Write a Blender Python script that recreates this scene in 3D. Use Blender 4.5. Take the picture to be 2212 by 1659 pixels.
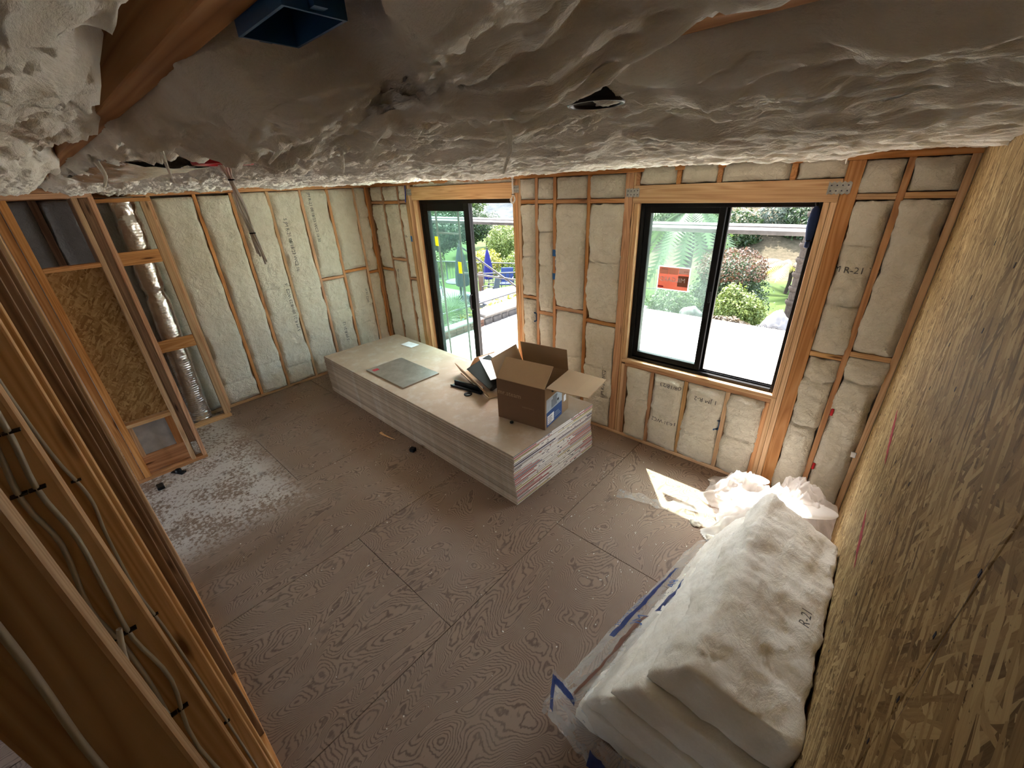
import bpy, bmesh, math, random
import numpy as np
from mathutils import Vector, Matrix
for o in list(bpy.data.objects): bpy.data.objects.remove(o, do_unlink=True)
scene = bpy.context.scene
C = scene.collection
PI = math.pi

# ------------------------------------------------------------------ camera
CAM_H = 2.69
F_PX = 884.57
def cam_axes(yaw, pitch, roll):
    f = np.array([-math.sin(yaw)*math.cos(pitch), math.cos(yaw)*math.cos(pitch), -math.sin(pitch)])
    r = np.array([math.cos(yaw), math.sin(yaw), 0.0]); u = np.cross(r, f)
    return math.cos(roll)*r+math.sin(roll)*u, -math.sin(roll)*r+math.cos(roll)*u, f
_r, _u, _f = cam_axes(*[math.radians(a) for a in (42.87, 25.975, -2.63)])
cd = bpy.data.cameras.new('camera'); cam = bpy.data.objects.new('camera', cd); C.objects.link(cam)
cd.sensor_fit = 'HORIZONTAL'; cd.sensor_width = 36.0; cd.lens = F_PX/2212*36.0; cd.clip_start = 0.01; cd.clip_end = 600
M = Matrix((( _r[0], _u[0], -_f[0], 0), (_r[1], _u[1], -_f[1], 0), (_r[2], _u[2], -_f[2], CAM_H), (0, 0, 0, 1)))
cam.matrix_world = M
scene.camera = cam

# ------------------------------------------------------------------ light
SUN_DIR = Vector((0.82, -1.0, -2.44)).normalized()
sd = bpy.data.lights.new('sun', 'SUN'); sd.energy = 9.0; sd.angle = math.radians(0.53); sd.color = (1.0, 0.93, 0.85)
sun = bpy.data.objects.new('sun', sd); C.objects.link(sun); sun.rotation_euler = SUN_DIR.to_track_quat('-Z', 'Y').to_euler()
sun.location = (-8, 12, 25)
w = bpy.data.worlds.new('sky'); scene.world = w; w.use_nodes = True
nt = w.node_tree; nt.nodes.clear()
sky = nt.nodes.new('ShaderNodeTexSky')
sky.sky_type = 'NISHITA'; sky.sun_disc = False; sky.sun_elevation = math.radians(62)
sky.sun_rotation = math.atan2(-SUN_DIR.x, -SUN_DIR.y); sky.dust_density = 2.5; sky.air_density = 1.0
hs = nt.nodes.new('ShaderNodeHueSaturation'); hs.inputs['Saturation'].default_value = 0.55
bg = nt.nodes.new('ShaderNodeBackground'); bg.inputs['Strength'].default_value = 0.75
wo = nt.nodes.new('ShaderNodeOutputWorld')
nt.links.new(sky.outputs[0], hs.inputs['Color']); nt.links.new(hs.outputs[0], bg.inputs[0]); nt.links.new(bg.outputs[0], wo.inputs[0])
vs = scene.view_settings
vs.view_transform = 'Standard'; vs.look = 'None'; vs.gamma = 1.0; vs.use_curve_mapping = False; vs.exposure = 2.0

# ------------------------------------------------------------------ noise
_rs = np.random.RandomState(11)
_P = _rs.permutation(256); _P = np.concatenate([_P, _P, _P])
_G = _rs.normal(size=(256, 3)); _G /= np.linalg.norm(_G, axis=1)[:, None]
def pn(x, y, z=0.0):
    x = np.asarray(x, float); y = np.asarray(y, float); z = np.asarray(z, float)
    x, y, z = np.broadcast_arrays(x, y, z)
    xi = np.floor(x).astype(int); yi = np.floor(y).astype(int); zi = np.floor(z).astype(int)
    xf = x-xi; yf = y-yi; zf = z-zi; xi &= 255; yi &= 255; zi &= 255
    fu = xf*xf*xf*(xf*(xf*6-15)+10); fv = yf*yf*yf*(yf*(yf*6-15)+10); fw = zf*zf*zf*(zf*(zf*6-15)+10)
    def g(i, j, k):
        h = _P[(_P[(_P[(xi+i) & 255]+yi+j) & 255]+zi+k) & 255]; v = _G[h]
        return v[..., 0]*(xf-i)+v[..., 1]*(yf-j)+v[..., 2]*(zf-k)
    def l(a, b, t): return a+(b-a)*t
    return l(l(l(g(0,0,0), g(1,0,0), fu), l(g(0,1,0), g(1,1,0), fu), fv), l(l(g(0,0,1), g(1,0,1), fu), l(g(0,1,1), g(1,1,1), fu), fv), fw)*1.5
def fbm(x, y, z=0.0, o=3):
    s = 0; a = 1; f = 1
    for _ in range(o): s = s+a*pn(x*f, y*f, np.asarray(z)*f+3.7*_); a *= .5; f *= 2.03
    return s
def ridge(x, y, z=0.0, o=3):
    s = 0; a = 1; f = 1
    for _ in range(o): s = s+a*(1-2.2*np.abs(pn(x*f, y*f, np.asarray(z)*f+5.1*_))); a *= .5; f *= 2.1
    return s/1.75
def sst(x, a, b):
    t = np.clip((np.asarray(x, float)-a)/(b-a), 0, 1); return t*t*(3-2*t)

# ------------------------------------------------------------------ object helpers
def obj(name, me, mat=None, parent=None, loc=None):
    o = bpy.data.objects.new(name, me); C.objects.link(o)
    if mat is not None and me is not None:
        mats = mat if isinstance(mat, (list, tuple)) else [mat]
        for i, m in enumerate(mats):
            if len(me.materials) <= i: me.materials.append(m)
            else: me.materials[i] = m
    if parent is not None: o.parent = parent
    if loc is not None: o.location = loc
    return o
def tag(o, label, cat, group=None):
    o['label'] = label; o['category'] = cat
    if group: o['group'] = group
    return o
def struct(o, label=None):
    o['kind'] = 'structure'
    if label: o['label'] = label
    return o
def empty(name, loc=(0, 0, 0), rz=0):
    o = bpy.data.objects.new(name, None); C.objects.link(o); o.location = loc; o.rotation_euler = (0, 0, rz); o.empty_display_size = .1
    return o
def thing(name, label, cat, loc=(0, 0, 0), rz=0, group=None): return tag(empty(name, loc, rz), label, cat, group)
def mesh(name, v, f, smooth=False):
    me = bpy.data.meshes.new(name); me.from_pydata([tuple(p) for p in v], [], f); me.update()
    if smooth: me.polygons.foreach_set('use_smooth', [True]*len(me.polygons))
    return me
def quadmesh(name, v, q, smooth=False):
    v = np.asarray(v, np.float32); q = np.asarray(q, np.int32); k = q.shape[1]
    me = bpy.data.meshes.new(name); me.vertices.add(len(v)); me.vertices.foreach_set('co', v.ravel())
    me.loops.add(q.size); me.loops.foreach_set('vertex_index', q.ravel())
    me.polygons.add(len(q)); me.polygons.foreach_set('loop_start', np.arange(0, q.size, k, dtype=np.int32))
    try: me.polygons.foreach_set('loop_total', np.full(len(q), k, np.int32))
    except Exception: pass
    if smooth: me.polygons.foreach_set('use_smooth', np.ones(len(q), bool))
    me.update(calc_edges=True); me.validate()
    return me
def gridfaces(nu, nv, off=0, wrap=False):
    i, j = np.meshgrid(np.arange(nu-1), np.arange(nv if wrap else nv-1), indexing='ij')
    j2 = (j+1) % nv
    a = i*nv+j; b = (i+1)*nv+j; c = (i+1)*nv+j2; d = i*nv+j2
    return np.stack([a, b, c, d], -1).reshape(-1, 4)+off
def bm_box(bm, cx, cy, cz, dx, dy, dz, rot=None, mi=0):
    r = bmesh.ops.create_cube(bm, size=1.0)
    vs_ = r['verts']
    for v in vs_: v.co = Vector((v.co.x*dx, v.co.y*dy, v.co.z*dz))
    if rot is not None:
        for v in vs_: v.co = rot @ v.co
    for v in vs_: v.co += Vector((cx, cy, cz))
    for f in {f for v in vs_ for f in v.link_faces}: f.material_index = mi
    return vs_
def from_bm(name, bm, bev=0, seg=1, smooth=False):
    if bev > 0: bmesh.ops.bevel(bm, geom=list(bm.edges), offset=bev, segments=seg, profile=.6, affect='EDGES')
    bmesh.ops.recalc_face_normals(bm, faces=list(bm.faces))
    me = bpy.data.meshes.new(name); bm.to_mesh(me); bm.free()
    if smooth: me.polygons.foreach_set('use_smooth', [True]*len(me.polygons))
    return me
def box(name, lo, hi, mat, parent=None, bev=0.0, base=False):
    """axis-aligned block from two world corners; origin in its middle"""
    c = [(a+b)/2 for a, b in zip(lo, hi)]; d = [abs(b-a) for a, b in zip(lo, hi)]
    bm = bmesh.new(); bm_box(bm, 0, 0, (d[2]/2 if base else 0), *d)
    return obj(name, from_bm(name, bm, bev), mat, parent, (c[0], c[1], min(lo[2], hi[2]) if base else c[2]))
_lc = {}
def lumber(name, lo, hi, mat, parent=None, bev=.0035):
    c = [(a+b)/2 for a, b in zip(lo, hi)]; d = [abs(b-a) for a, b in zip(lo, hi)]
    ax = d.index(max(d))
    ld, rot = ((d[2], d[1], d[0]), (0, PI/2, 0)) if ax == 0 else (((d[0], d[2], d[1]), (-PI/2, 0, 0)) if ax == 1 else (tuple(d), (0, 0, 0)))
    key = tuple(round(x, 4) for x in ld)+(mat.name,)
    if key not in _lc:
        bm = bmesh.new(); bm_box(bm, 0, 0, 0, *ld); _lc[key] = from_bm(name, bm, bev, 2)
    o = obj(name, _lc[key], mat, parent, c); o.rotation_euler = rot
    return o
def tube(name, pts, r, mat, parent=None, n=8, loc=None, taper=None, sub=4, closed_ends=True, flat=1.0):
    """smooth tube through points"""
    p = np.array(pts, float)
    if sub > 1 and len(p) > 2:
        q = []
        for i in range(len(p)-1):
            p0 = p[max(i-1, 0)]; p1 = p[i]; p2 = p[i+1]; p3 = p[min(i+2, len(p)-1)]
            for s in range(sub):
                t = s/sub; q.append(.5*((2*p1)+(-p0+p2)*t+(2*p0-5*p1+4*p2-p3)*t*t+(-p0+3*p1-3*p2+p3)*t**3))
        q.append(p[-1]); p = np.array(q)
    m = len(p); tg = np.gradient(p, axis=0); tg /= np.linalg.norm(tg, axis=1)[:, None]+1e-9
    up = np.array([0, 0, 1.0]) if abs(tg[0][2]) < .9 else np.array([0, 1.0, 0])
    nrm = np.cross(tg[0], up); nrm /= np.linalg.norm(nrm); V = []
    for i in range(m):
        nrm = nrm-tg[i]*(nrm@tg[i]); nrm /= np.linalg.norm(nrm)+1e-9; b = np.cross(tg[i], nrm)
        rr = r if taper is None else r*(taper[0]+(taper[1]-taper[0])*i/(m-1))
        for k in range(n):
            a = 2*PI*k/n; V.append(p[i]+rr*(math.cos(a)*nrm+flat*math.sin(a)*b))
    F = [tuple(x) for x in gridfaces(m, n, 0, True)]
    if closed_ends: F += [tuple(range(n))[::-1], tuple(range((m-1)*n, m*n))]
    me = mesh(name, V, F, True)
    return obj(name, me, mat, parent, loc)
def lathe(name, prof, mat, parent=None, loc=(0, 0, 0), n=24, smooth=True):
    V = []; 
    for r, z in prof:
        for k in range(n):
            a = 2*PI*k/n; V.append((r*math.cos(a), r*math.sin(a), z))
    F = [tuple(int(i) for i in x) for x in gridfaces(len(prof), n, 0, True)]
    return obj(name, mesh(name, V, F, smooth), mat, parent, loc)
def poly_prism(name, pts, d, mat, parent=None):
    """polygon points (3D, planar) thickened by vector d"""
    n = len(pts); P_ = [Vector(p) for p in pts]; D = Vector(d)
    V = P_+[p+D for p in P_]; F = [tuple(range(n))[::-1], tuple(range(n, 2*n))]+[(i, (i+1) % n, n+(i+1) % n, n+i) for i in range(n)]
    me = mesh(name, V, F)
    bm = bmesh.new(); bm.from_mesh(me); bmesh.ops.recalc_face_normals(bm, faces=list(bm.faces)); bm.to_mesh(me); bm.free()
    return obj(name, me, mat, parent)
_tc = {}
def text_geo(s, size, dense=True):
    """vertices (x, y) and triangles of a line of lettering, height about size"""
    k = (s, size)
    if k in _tc: return _tc[k]
    cu = bpy.data.curves.new('lettering', 'FONT'); cu.body = s; cu.size = size; cu.resolution_u = 2
    o = bpy.data.objects.new('lettering', cu); C.objects.link(o); bpy.context.view_layer.update()
    me = bpy.data.meshes.new_from_object(o.evaluated_get(bpy.context.evaluated_depsgraph_get()))
    bm = bmesh.new(); bm.from_mesh(me); bmesh.ops.triangulate(bm, faces=list(bm.faces))
    if dense: bmesh.ops.subdivide_edges(bm, edges=[e for e in bm.edges if e.calc_length() > size*.3], cuts=2); bmesh.ops.triangulate(bm, faces=list(bm.faces))
    V = np.array([v.co[:] for v in bm.verts]); F = [tuple(v.index for v in f.verts) for f in bm.faces]
    bm.free(); bpy.data.objects.remove(o); bpy.data.curves.remove(cu); bpy.data.meshes.remove(me)
    _tc[k] = (V, F); return V, F
def flat_text(name, s, size, org, ex, ey, mat, parent=None, off=0.0008, bold=0):
    V, F = text_geo(s, size, False); ex = np.array(ex, float); ey = np.array(ey, float)
    n = np.cross(ex, ey); n = n/np.linalg.norm(n)
    P_ = np.array(org, float)+V[:, :1]*ex+V[:, 1:2]*ey+n*off
    return obj(name, mesh(name, P_, F), mat, parent)

# ------------------------------------------------------------------ materials
MAT = {}
def srgb(r, g, b):
    f = lambda c: (c/255/12.92) if c/255 <= .04045 else ((c/255+.055)/1.055)**2.4
    return (f(r), f(g), f(b), 1)
class NB:
    def __init__(s, name):
        s.m = bpy.data.materials.new(name); s.m.use_nodes = True; s.t = s.m.node_tree
        s.b = s.t.nodes['Principled BSDF']; s.o = s.t.nodes['Material Output']; MAT[name] = s.m
    def n(s, ty, **k):
        x = s.t.nodes.new(ty)
        for a, v in k.items():
            if hasattr(x, a) and a not in x.inputs: setattr(x, a, v)
            else: s.set(x, a, v)
        return x
    def set(s, x, a, v):
        i = x.inputs[a]
        if isinstance(v, bpy.types.NodeSocket): s.t.links.new(v, i)
        else: i.default_value = v
    def co(s, kind='Object'): return s.n('ShaderNodeTexCoord').outputs[kind]
    def rnd(s): return s.n('ShaderNodeObjectInfo').outputs['Random']
    def mapv(s, v, sc=(1, 1, 1), rot=(0, 0, 0), loc=(0, 0, 0)):
        x = s.n('ShaderNodeMapping'); s.set(x, 'Vector', v); s.set(x, 'Scale', sc); s.set(x, 'Rotation', rot); s.set(x, 'Location', loc); return x.outputs[0]
    def noise(s, v, scale=5, detail=3, rough=.5, dist=0, out='Fac'):
        x = s.n('ShaderNodeTexNoise'); s.set(x, 'Vector', v); s.set(x, 'Scale', scale); s.set(x, 'Detail', detail); s.set(x, 'Roughness', rough); s.set(x, 'Distortion', dist); return x.outputs[out]
    def vor(s, v, scale=5, out='Color', feat='F1', rand=1):
        x = s.n('ShaderNodeTexVoronoi', feature=feat); s.set(x, 'Vector', v); s.set(x, 'Scale', scale); s.set(x, 'Randomness', rand); return x.outputs[out]
    def ramp(s, f, stops, interp='LINEAR'):
        x = s.n('ShaderNodeValToRGB'); cr = x.color_ramp; cr.interpolation = interp
        while len(cr.elements) < len(stops): cr.elements.new(.5)
        for e, (p, c) in zip(cr.elements, stops): e.position = p; e.color = c if len(c) == 4 else (*c, 1)
        s.set(x, 'Fac', f); return x.outputs[0]
    def math(s, op, a, b=0.0, c=None):
        x = s.n('ShaderNodeMath', operation=op); s.t_in(x, 0, a); s.t_in(x, 1, b)
        if c is not None: s.t_in(x, 2, c)
        return x.outputs[0]
    def t_in(s, x, i, v):
        if isinstance(v, bpy.types.NodeSocket): s.t.links.new(v, x.inputs[i])
        else: x.inputs[i].default_value = v
    def mix(s, f, a, b, bt='MIX'):
        x = s.n('ShaderNodeMix', data_type='RGBA', blend_type=bt); s.t_in(x, 0, f); s.t_in(x, 6, a); s.t_in(x, 7, b); return x.outputs[2]
    def sep(s, v): x = s.n('ShaderNodeSeparateXYZ'); s.set(x, 'Vector', v); return x.outputs
    def comb(s, x_, y_, z_): x = s.n('ShaderNodeCombineXYZ'); s.t_in(x, 0, x_); s.t_in(x, 1, y_); s.t_in(x, 2, z_); return x.outputs[0]
    def vadd(s, a, b): x = s.n('ShaderNodeVectorMath', operation='ADD'); s.t_in(x, 0, a); s.t_in(x, 1, b); return x.outputs[0]
    def vscale(s, a, k): x = s.n('ShaderNodeVectorMath', operation='SCALE'); s.t_in(x, 0, a); s.t_in(x, 3, k); return x.outputs[0]
    def bump(s, h, st=.3, d=.01):
        x = s.n('ShaderNodeBump'); s.set(x, 'Height', h); s.set(x, 'Strength', st); s.set(x, 'Distance', d); s.set(s.b, 'Normal', x.outputs[0])
    def base(s, c, rough=.7, metal=0, spec=.3):
        s.set(s.b, 'Base Color', c); s.set(s.b, 'Roughness', rough); s.set(s.b, 'Metallic', metal); s.set(s.b, 'Specular IOR Level', spec); return s
def plain(name, c, rough=.6, metal=0, spec=.3, var=.12, scale=14, bump=0):
    """one colour with a little procedural unevenness"""
    b = NB(name); v = b.co(); n = b.noise(v, scale, 3)
    lo = tuple(x*(1-var) for x in c[:3])+(1,); hi = tuple(min(1, x*(1+var)) for x in c[:3])+(1,)
    b.base(b.ramp(n, [(.3, lo), (.7, hi)]), rough, metal, spec)
    if bump: b.bump(b.noise(v, scale*6, 3), bump, .003)
    return b.m
def m_insulation(name, c0, c1, fibre=(1, 1, 1), lump=20, bs=.8):
    b = NB(name); v = b.co()
    n1 = b.noise(v, 7, 4, .55); n2 = b.noise(b.mapv(v, fibre), 60, 5, .7, .6)
    col = b.ramp(n1, [(.25, c0), (.7, c1)])
    b.base(b.mix(b.math('MULTIPLY', b.math('SUBTRACT', n2, .35), .55), col, (c0[0]*.80, c0[1]*.76, c0[2]*.68, 1)), 1.0, 0, 0)
    n3 = b.noise(b.mapv(v, fibre), lump, 9, .68, .5)
    b.bump(b.math('ADD', b.math('MULTIPLY', n3, 1.0), b.math('MULTIPLY', n2, .12)), bs, .04)
    b.set(b.b, 'Subsurface Weight', .35 if 'ceiling' in name else 0.0); b.set(b.b, 'Subsurface Radius', (1.0, .9, .75)); b.set(b.b, 'Subsurface Scale', .03); b.set(b.b, 'Sheen Weight', .15); b.set(b.b, 'Sheen Roughness', .6)
    return b.m
m_insulation('glass wool', (.82, .745, .60, 1), (.94, .875, .745, 1), (1, 1, 1), 17, 1.0)
m_insulation('glass wool ceiling', (.78, .71, .61, 1), (.93, .88, .79, 1), (.4, 1, 1), 13, .7)
m_insulation('glass wool bundle', (.82, .755, .64, 1), (.92, .87, .78, 1), (1, .6, 1), 14, .42)
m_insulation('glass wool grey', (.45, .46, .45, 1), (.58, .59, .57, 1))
def m_wood(name, c0, c1, c2):
    b = NB(name); r = b.rnd(); v = b.co()
    v = b.vadd(v, b.comb(b.math('MULTIPLY', r, 7.3), b.math('MULTIPLY', r, 3.1), b.math('MULTIPLY', r, 11.7)))
    g = b.noise(b.mapv(v, (34, 34, 1.3)), 1.0, 4, .6, .8)
    ring = b.noise(b.mapv(v, (14, 14, .55)), 1.0, 1, .4, .4)
    band = b.math('FRACT', b.math('MULTIPLY', ring, 9.0))
    band = b.math('ABSOLUTE', b.math('SUBTRACT', band, .5))
    col = b.ramp(b.math('ADD', b.math('MULTIPLY', g, .55), b.math('MULTIPLY', band, .8)), [(.2, c0), (.5, c1), (.8, c2)])
    kn = b.vor(b.mapv(v, (9, 9, 1.6)), 1.0, 'Distance')
    col = b.mix(b.ramp(kn, [(.05, (1, 1, 1, 1)), (.13, (0, 0, 0, 1))]), col, (c0[0]*.35, c0[1]*.3, c0[2]*.28, 1))
    hv = b.n('ShaderNodeHueSaturation'); b.set(hv, 'Color', col)
    b.set(hv, 'Value', b.math('ADD', .80, b.math('MULTIPLY', r, .38))); b.set(hv, 'Saturation', b.math('ADD', .86, b.math('MULTIPLY', b.math('FRACT', b.math('MULTIPLY', r, 17.0)), .25)))
    b.base(hv.outputs[0], .62, 0, .25); b.bump(g, .25, .002)
    return b.m
m_wood('fir lumber', (.38, .165, .065, 1), (.56, .275, .12, 1), (.66, .37, .18, 1))
m_wood('pale lumber', (.47, .255, .11, 1), (.64, .385, .19, 1), (.74, .49, .27, 1))
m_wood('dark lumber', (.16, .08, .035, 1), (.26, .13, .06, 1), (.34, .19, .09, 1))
def m_osb(name, axes, pal, sc=1.0, stretch=7.0):
    b = NB(name); s = b.sep(b.co()); v = b.comb(s[axes[0]], s[axes[1]], 0.0)
    wv = b.n('ShaderNodeTexNoise'); b.set(wv, 'Vector', v); b.set(wv, 'Scale', 4.0)
    v = b.vadd(v, b.vscale(wv.outputs['Color'], .03))
    col = None; hgt = None
    for i, a in enumerate((1.45, .35, -.7, 1.0, 2.2)):
        vv = b.mapv(b.mapv(v, (1, 1, 1), (0, 0, a)), (9*sc, 9*sc*stretch, 1), (0, 0, 0), (i*3.7, i*1.9, 0))
        cc = b.vor(vv, 1.0, 'Color'); r = b.sep(cc)
        gr = b.noise(b.mapv(b.mapv(v, (1, 1, 1), (0, 0, a)), (14*sc, 200*sc, 1)), 1.0, 3)
        ci = b.mix(.18, b.ramp(r[0], [(0, pal[0]), (.3, pal[1]), (.65, pal[2]), (1, pal[3])]), b.ramp(gr, [(.3, pal[0]), (.7, pal[3])]))
        if col is None: col = ci; hgt = r[1]
        else:
            k = b.math('GREATER_THAN', r[2], .55); col = b.mix(k, col, ci); hgt = b.math('ADD', b.math('MULTIPLY', hgt, b.math('SUBTRACT', 1.0, k)), b.math('MULTIPLY', k, r[1]))
    spk = b.noise(v, 90, 2, .6)
    col = b.mix(b.ramp(spk, [(.66, (0, 0, 0, 1)), (.75, (1, 1, 1, 1))]), col, (pal[0][0]*.45, pal[0][1]*.4, pal[0][2]*.35, 1))
    big = b.noise(v, 1.7, 3); hv = b.n('ShaderNodeHueSaturation'); b.set(hv, 'Color', col); b.set(hv, 'Value', b.math('ADD', .72, b.math('MULTIPLY', big, .56)))
    b.base(hv.outputs[0], .75, 0, .08); b.bump(hgt, .35, .0025)
    return b.m
OSBP = [(.125, .068, .026, 1), (.285, .175, .072, 1), (.42, .28, .125, 1), (.62, .455, .235, 1)]
m_osb('strand board', (1, 2), [tuple([x*.95 for x in c[:3]])+(1,) for c in OSBP], 1.0, 6)
m_osb('strand board partition', (1, 2), [(.20, .10, .035, 1), (.32, .18, .068, 1), (.42, .26, .11, 1), (.54, .36, .17, 1)], 1.8, 4)
def m_floor(name):
    b = NB(name); v = b.co(); r = b.rnd(); s = b.sep(v)
    v2 = b.vadd(v, b.comb(b.math('MULTIPLY', r, 13.0), b.math('MULTIPLY', r, 29.0), b.math('MULTIPLY', r, 5.0)))
    # rotary-cut veneer: contour lines of a slow field, stretched along the sheet
    n = b.noise(b.mapv(v2, (1.5, .75, 1)), 1.5, 2.2, .45, .5)
    wob = b.noise(b.mapv(v2, (24, 9, 1)), 1.0, 3, .6)
    f = b.math('MULTIPLY_ADD', n, 84.0, b.math('MULTIPLY', wob, 1.9))
    line = b.math('ABSOLUTE', b.math('SUBTRACT', b.math('FRACT', f), .5))
    grain = b.ramp(line, [(.06, (.12, .12, .12, 1)), (.24, (1, 1, 1, 1))])
    fine = b.noise(b.mapv(v2, (160, 6, 1)), 1.0, 3, .6)
    dark = (.092, .054, .036, 1); mid = (.235, .155, .108, 1); lite = (.30, .21, .15, 1)
    patch = b.noise(v, .9, 4, .6)
    light = b.mix(b.ramp(patch, [(.35, (0, 0, 0, 1)), (.65, (1, 1, 1, 1))]), mid, lite)
    col = b.mix(grain, dark, light); col = b.mix(b.math('MULTIPLY', fine, .35), col, mid)
    worn = b.noise(v, 2.3, 5, .65)
    col = b.mix(b.ramp(worn, [(.5, (0, 0, 0, 1)), (.72, (.5, .5, .5, 1))]), col, (.27, .20, .15, 1))
    # dried thinset left of an old floor along the left partition
    d1 = b.math('MULTIPLY', b.math('SUBTRACT', s[0], -3.55), -1.4)
    d2 = b.math('MULTIPLY', b.math('SUBTRACT', 1.05, s[1]), 1.9)
    zone = b.math('MINIMUM', b.math('MINIMUM', d1, d2), 1.0)
    spl = b.noise(v, 26, 5, .75); mask = b.math('MULTIPLY', b.ramp(b.math('ADD', spl, b.math('MULTIPLY', b.noise(v, 3, 3), .45)), [(.67, (0, 0, 0, 1)), (.74, (1, 1, 1, 1))]), b.ramp(zone, [(.05, (0, 0, 0, 1)), (.55, (1, 1, 1, 1))]))
    col = b.mix(b.math('MULTIPLY', mask, .85), col, (.60, .53, .47, 1))
    # plaster drips and scuffs
    dr = b.noise(v, 38, 4, .7); zz = b.noise(v, 1.3, 3)
    dm = b.math('MULTIPLY', b.ramp(dr, [(.69, (0, 0, 0, 1)), (.73, (1, 1, 1, 1))]), b.ramp(zz, [(.48, (0, 0, 0, 1)), (.62, (1, 1, 1, 1))]))
    col = b.mix(b.math('MULTIPLY', dm, .7), col, (.60, .54, .47, 1))
    st = b.noise(v, 3.1, 4, .7); col = b.mix(b.ramp(st, [(.63, (0, 0, 0, 1)), (.74, (.7, .7, .7, 1))]), col, (.09, .062, .046, 1))
    b.base(col, .62, 0, .35); b.bump(b.math('ADD', b.math('MULTIPLY', line, .4), b.math('MULTIPLY', spl, .5)), .2, .003)
    return b.m
m_floor('fir plywood subfloor')
def m_paper(name, c, var=.1, dust=0.0):
    b = NB(name); v = b.co(); n = b.noise(v, 3, 5, .6); n2 = b.noise(v, 160, 2)
    col = b.ramp(b.math('ADD', b.math('MULTIPLY', n, .8), b.math('MULTIPLY', n2, .2)), [(.3, tuple(x*(1-var) for x in c)+(1,)), (.7, tuple(x*(1+var) for x in c)+(1,))])
    if dust: col = b.mix(b.math('MULTIPLY', b.ramp(b.noise(v, 5, 5, .7), [(.5, (0, 0, 0, 1)), (.75, (1, 1, 1, 1))]), dust), col, (.62, .58, .52, 1))
    hv = b.n('ShaderNodeHueSaturation'); b.set(hv, 'Color', col); b.set(hv, 'Value', b.math('ADD', 1-var*1.6, b.math('MULTIPLY', b.rnd(), var*3.2)))
    b.base(hv.outputs[0], .75, 0, .3); b.bump(n2, .08, .001); return b.m
m_paper('board back paper', (.40, .30, .215), .12, .35)
m_paper('board edge paper', (.33, .245, .16), .12)
m_paper('gypsum core', (.78, .74, .68), .06)
m_paper('cardboard', (.36, .235, .135), .06)
m_paper('cardboard dark print', (.155, .083, .042), .06)
m_paper('cardboard inside', (.30, .19, .105), .06)
def m_tape(name, ends, mid):
    """printed end tape: white paper with bands of colour along its length (local y)"""
    b = NB(name); s = b.sep(b.co()); r = b.rnd(); y = s[1]
    wob = b.math('MULTIPLY', b.math('SUBTRACT', r, .5), .55)
    yy = b.math('ADD', y, wob); white = (.90, .87, .82, 1)
    up = b.math('GREATER_THAN', s[2], b.math('MULTIPLY_ADD', r, .004, -.003))
    e = b.math('GREATER_THAN', b.math('ABSOLUTE', yy), .27); d = b.math('GREATER_THAN', b.noise(b.vadd(b.mapv(b.co(), (1, 16, 1)), b.comb(b.math('MULTIPLY', r, 37.0), b.math('MULTIPLY', r, 91.0), 0.0)), 1.0, 1), .61)
    m2 = b.math('MULTIPLY', b.math('LESS_THAN', b.math('ABSOLUTE', b.math('SUBTRACT', yy, .05)), .2), d)
    col = b.mix(b.math('MULTIPLY', e, up), white, ends); col = b.mix(b.math('MULTIPLY', m2, up), col, mid)
    b.base(col, .55, 0, .3); return b.m
m_tape('end tape red', (.42, .03, .045, 1), (.04, .05, .11, 1)); m_tape('end tape navy', (.045, .06, .13, 1), (.40, .04, .05, 1))
m_tape('end tape yellow', (.50, .42, .12, 1), (.05, .055, .08, 1)); m_tape('end tape grey', (.22, .22, .22, 1), (.30, .29, .27, 1))
plain('black vinyl', (.006, .006, .006), .45, 0, .15, .2)
plain('black plastic', (.008, .008, .009), .4, 0, .25)
plain('blue plastic', (.012, .075, .20), .4, 0, .4)
plain('red plastic', (.50, .012, .022), .4, 0, .4)
plain('painters tape blue', (.03, .13, .36), .6)
plain('cable jacket', (.50, .46, .38), .5, 0, .35)
plain('cable white', (.85, .81, .75), .5, 0, .35)
plain('staple', (.05, .045, .04), .4, .6)
plain('copper wire', (.55, .24, .12), .35, .9)
plain('blue cable', (.02, .06, .42), .45)
plain('print ink', (.03, .03, .035), .8)
plain('print ink faint', (.12, .115, .105), .9, 0, .1, .3, 60)
plain('white print', (.8, .8, .78), .6)
plain('paper white', (.80, .80, .80), .7)
plain('label blue', (.035, .085, .24), .5)
plain('label grey', (.45, .50, .54), .5)
plain('steel drawing', (.22, .24, .26), .4)
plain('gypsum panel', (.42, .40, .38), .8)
plain('red marker', (.36, .05, .06), .8, 0, .1, .25, 50)
plain('dark pen', (.03, .03, .06), .8)
plain('drywall dust chips', (.72, .68, .6), .9)
plain('red flag', (.45, .015, .02), .6)
b = NB('galvanised'); v = b.co(); b.base(b.ramp(b.noise(v, 30, 4, .6), [(.3, (.30, .29, .26, 1)), (.7, (.55, .54, .50, 1))]), .42, .85); b.bump(b.noise(v, 60, 2), .1, .002)
b = NB('foil'); v = b.co(); b.base(b.ramp(b.noise(v, 14, 3), [(.3, (.74, .72, .69, 1)), (.7, (.92, .90, .87, 1))]), .2, .95); b.bump(b.math('ADD', b.noise(v, 30, 4, .6, 1.5), b.math('MULTIPLY', b.noise(b.mapv(v, (1, 1, 3)), 70, 3, .6), .35)), .38, .008)
b = NB('foil face'); v = b.co(); b.base(b.ramp(b.noise(v, 5, 6, .7), [(.3, (.42, .41, .39, 1)), (.65, (.66, .65, .63, 1)), (.8, (.86, .85, .82, 1))]), .30, .9); b.bump(b.noise(v, 40, 6, .75, 1), .5, .004)
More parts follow.
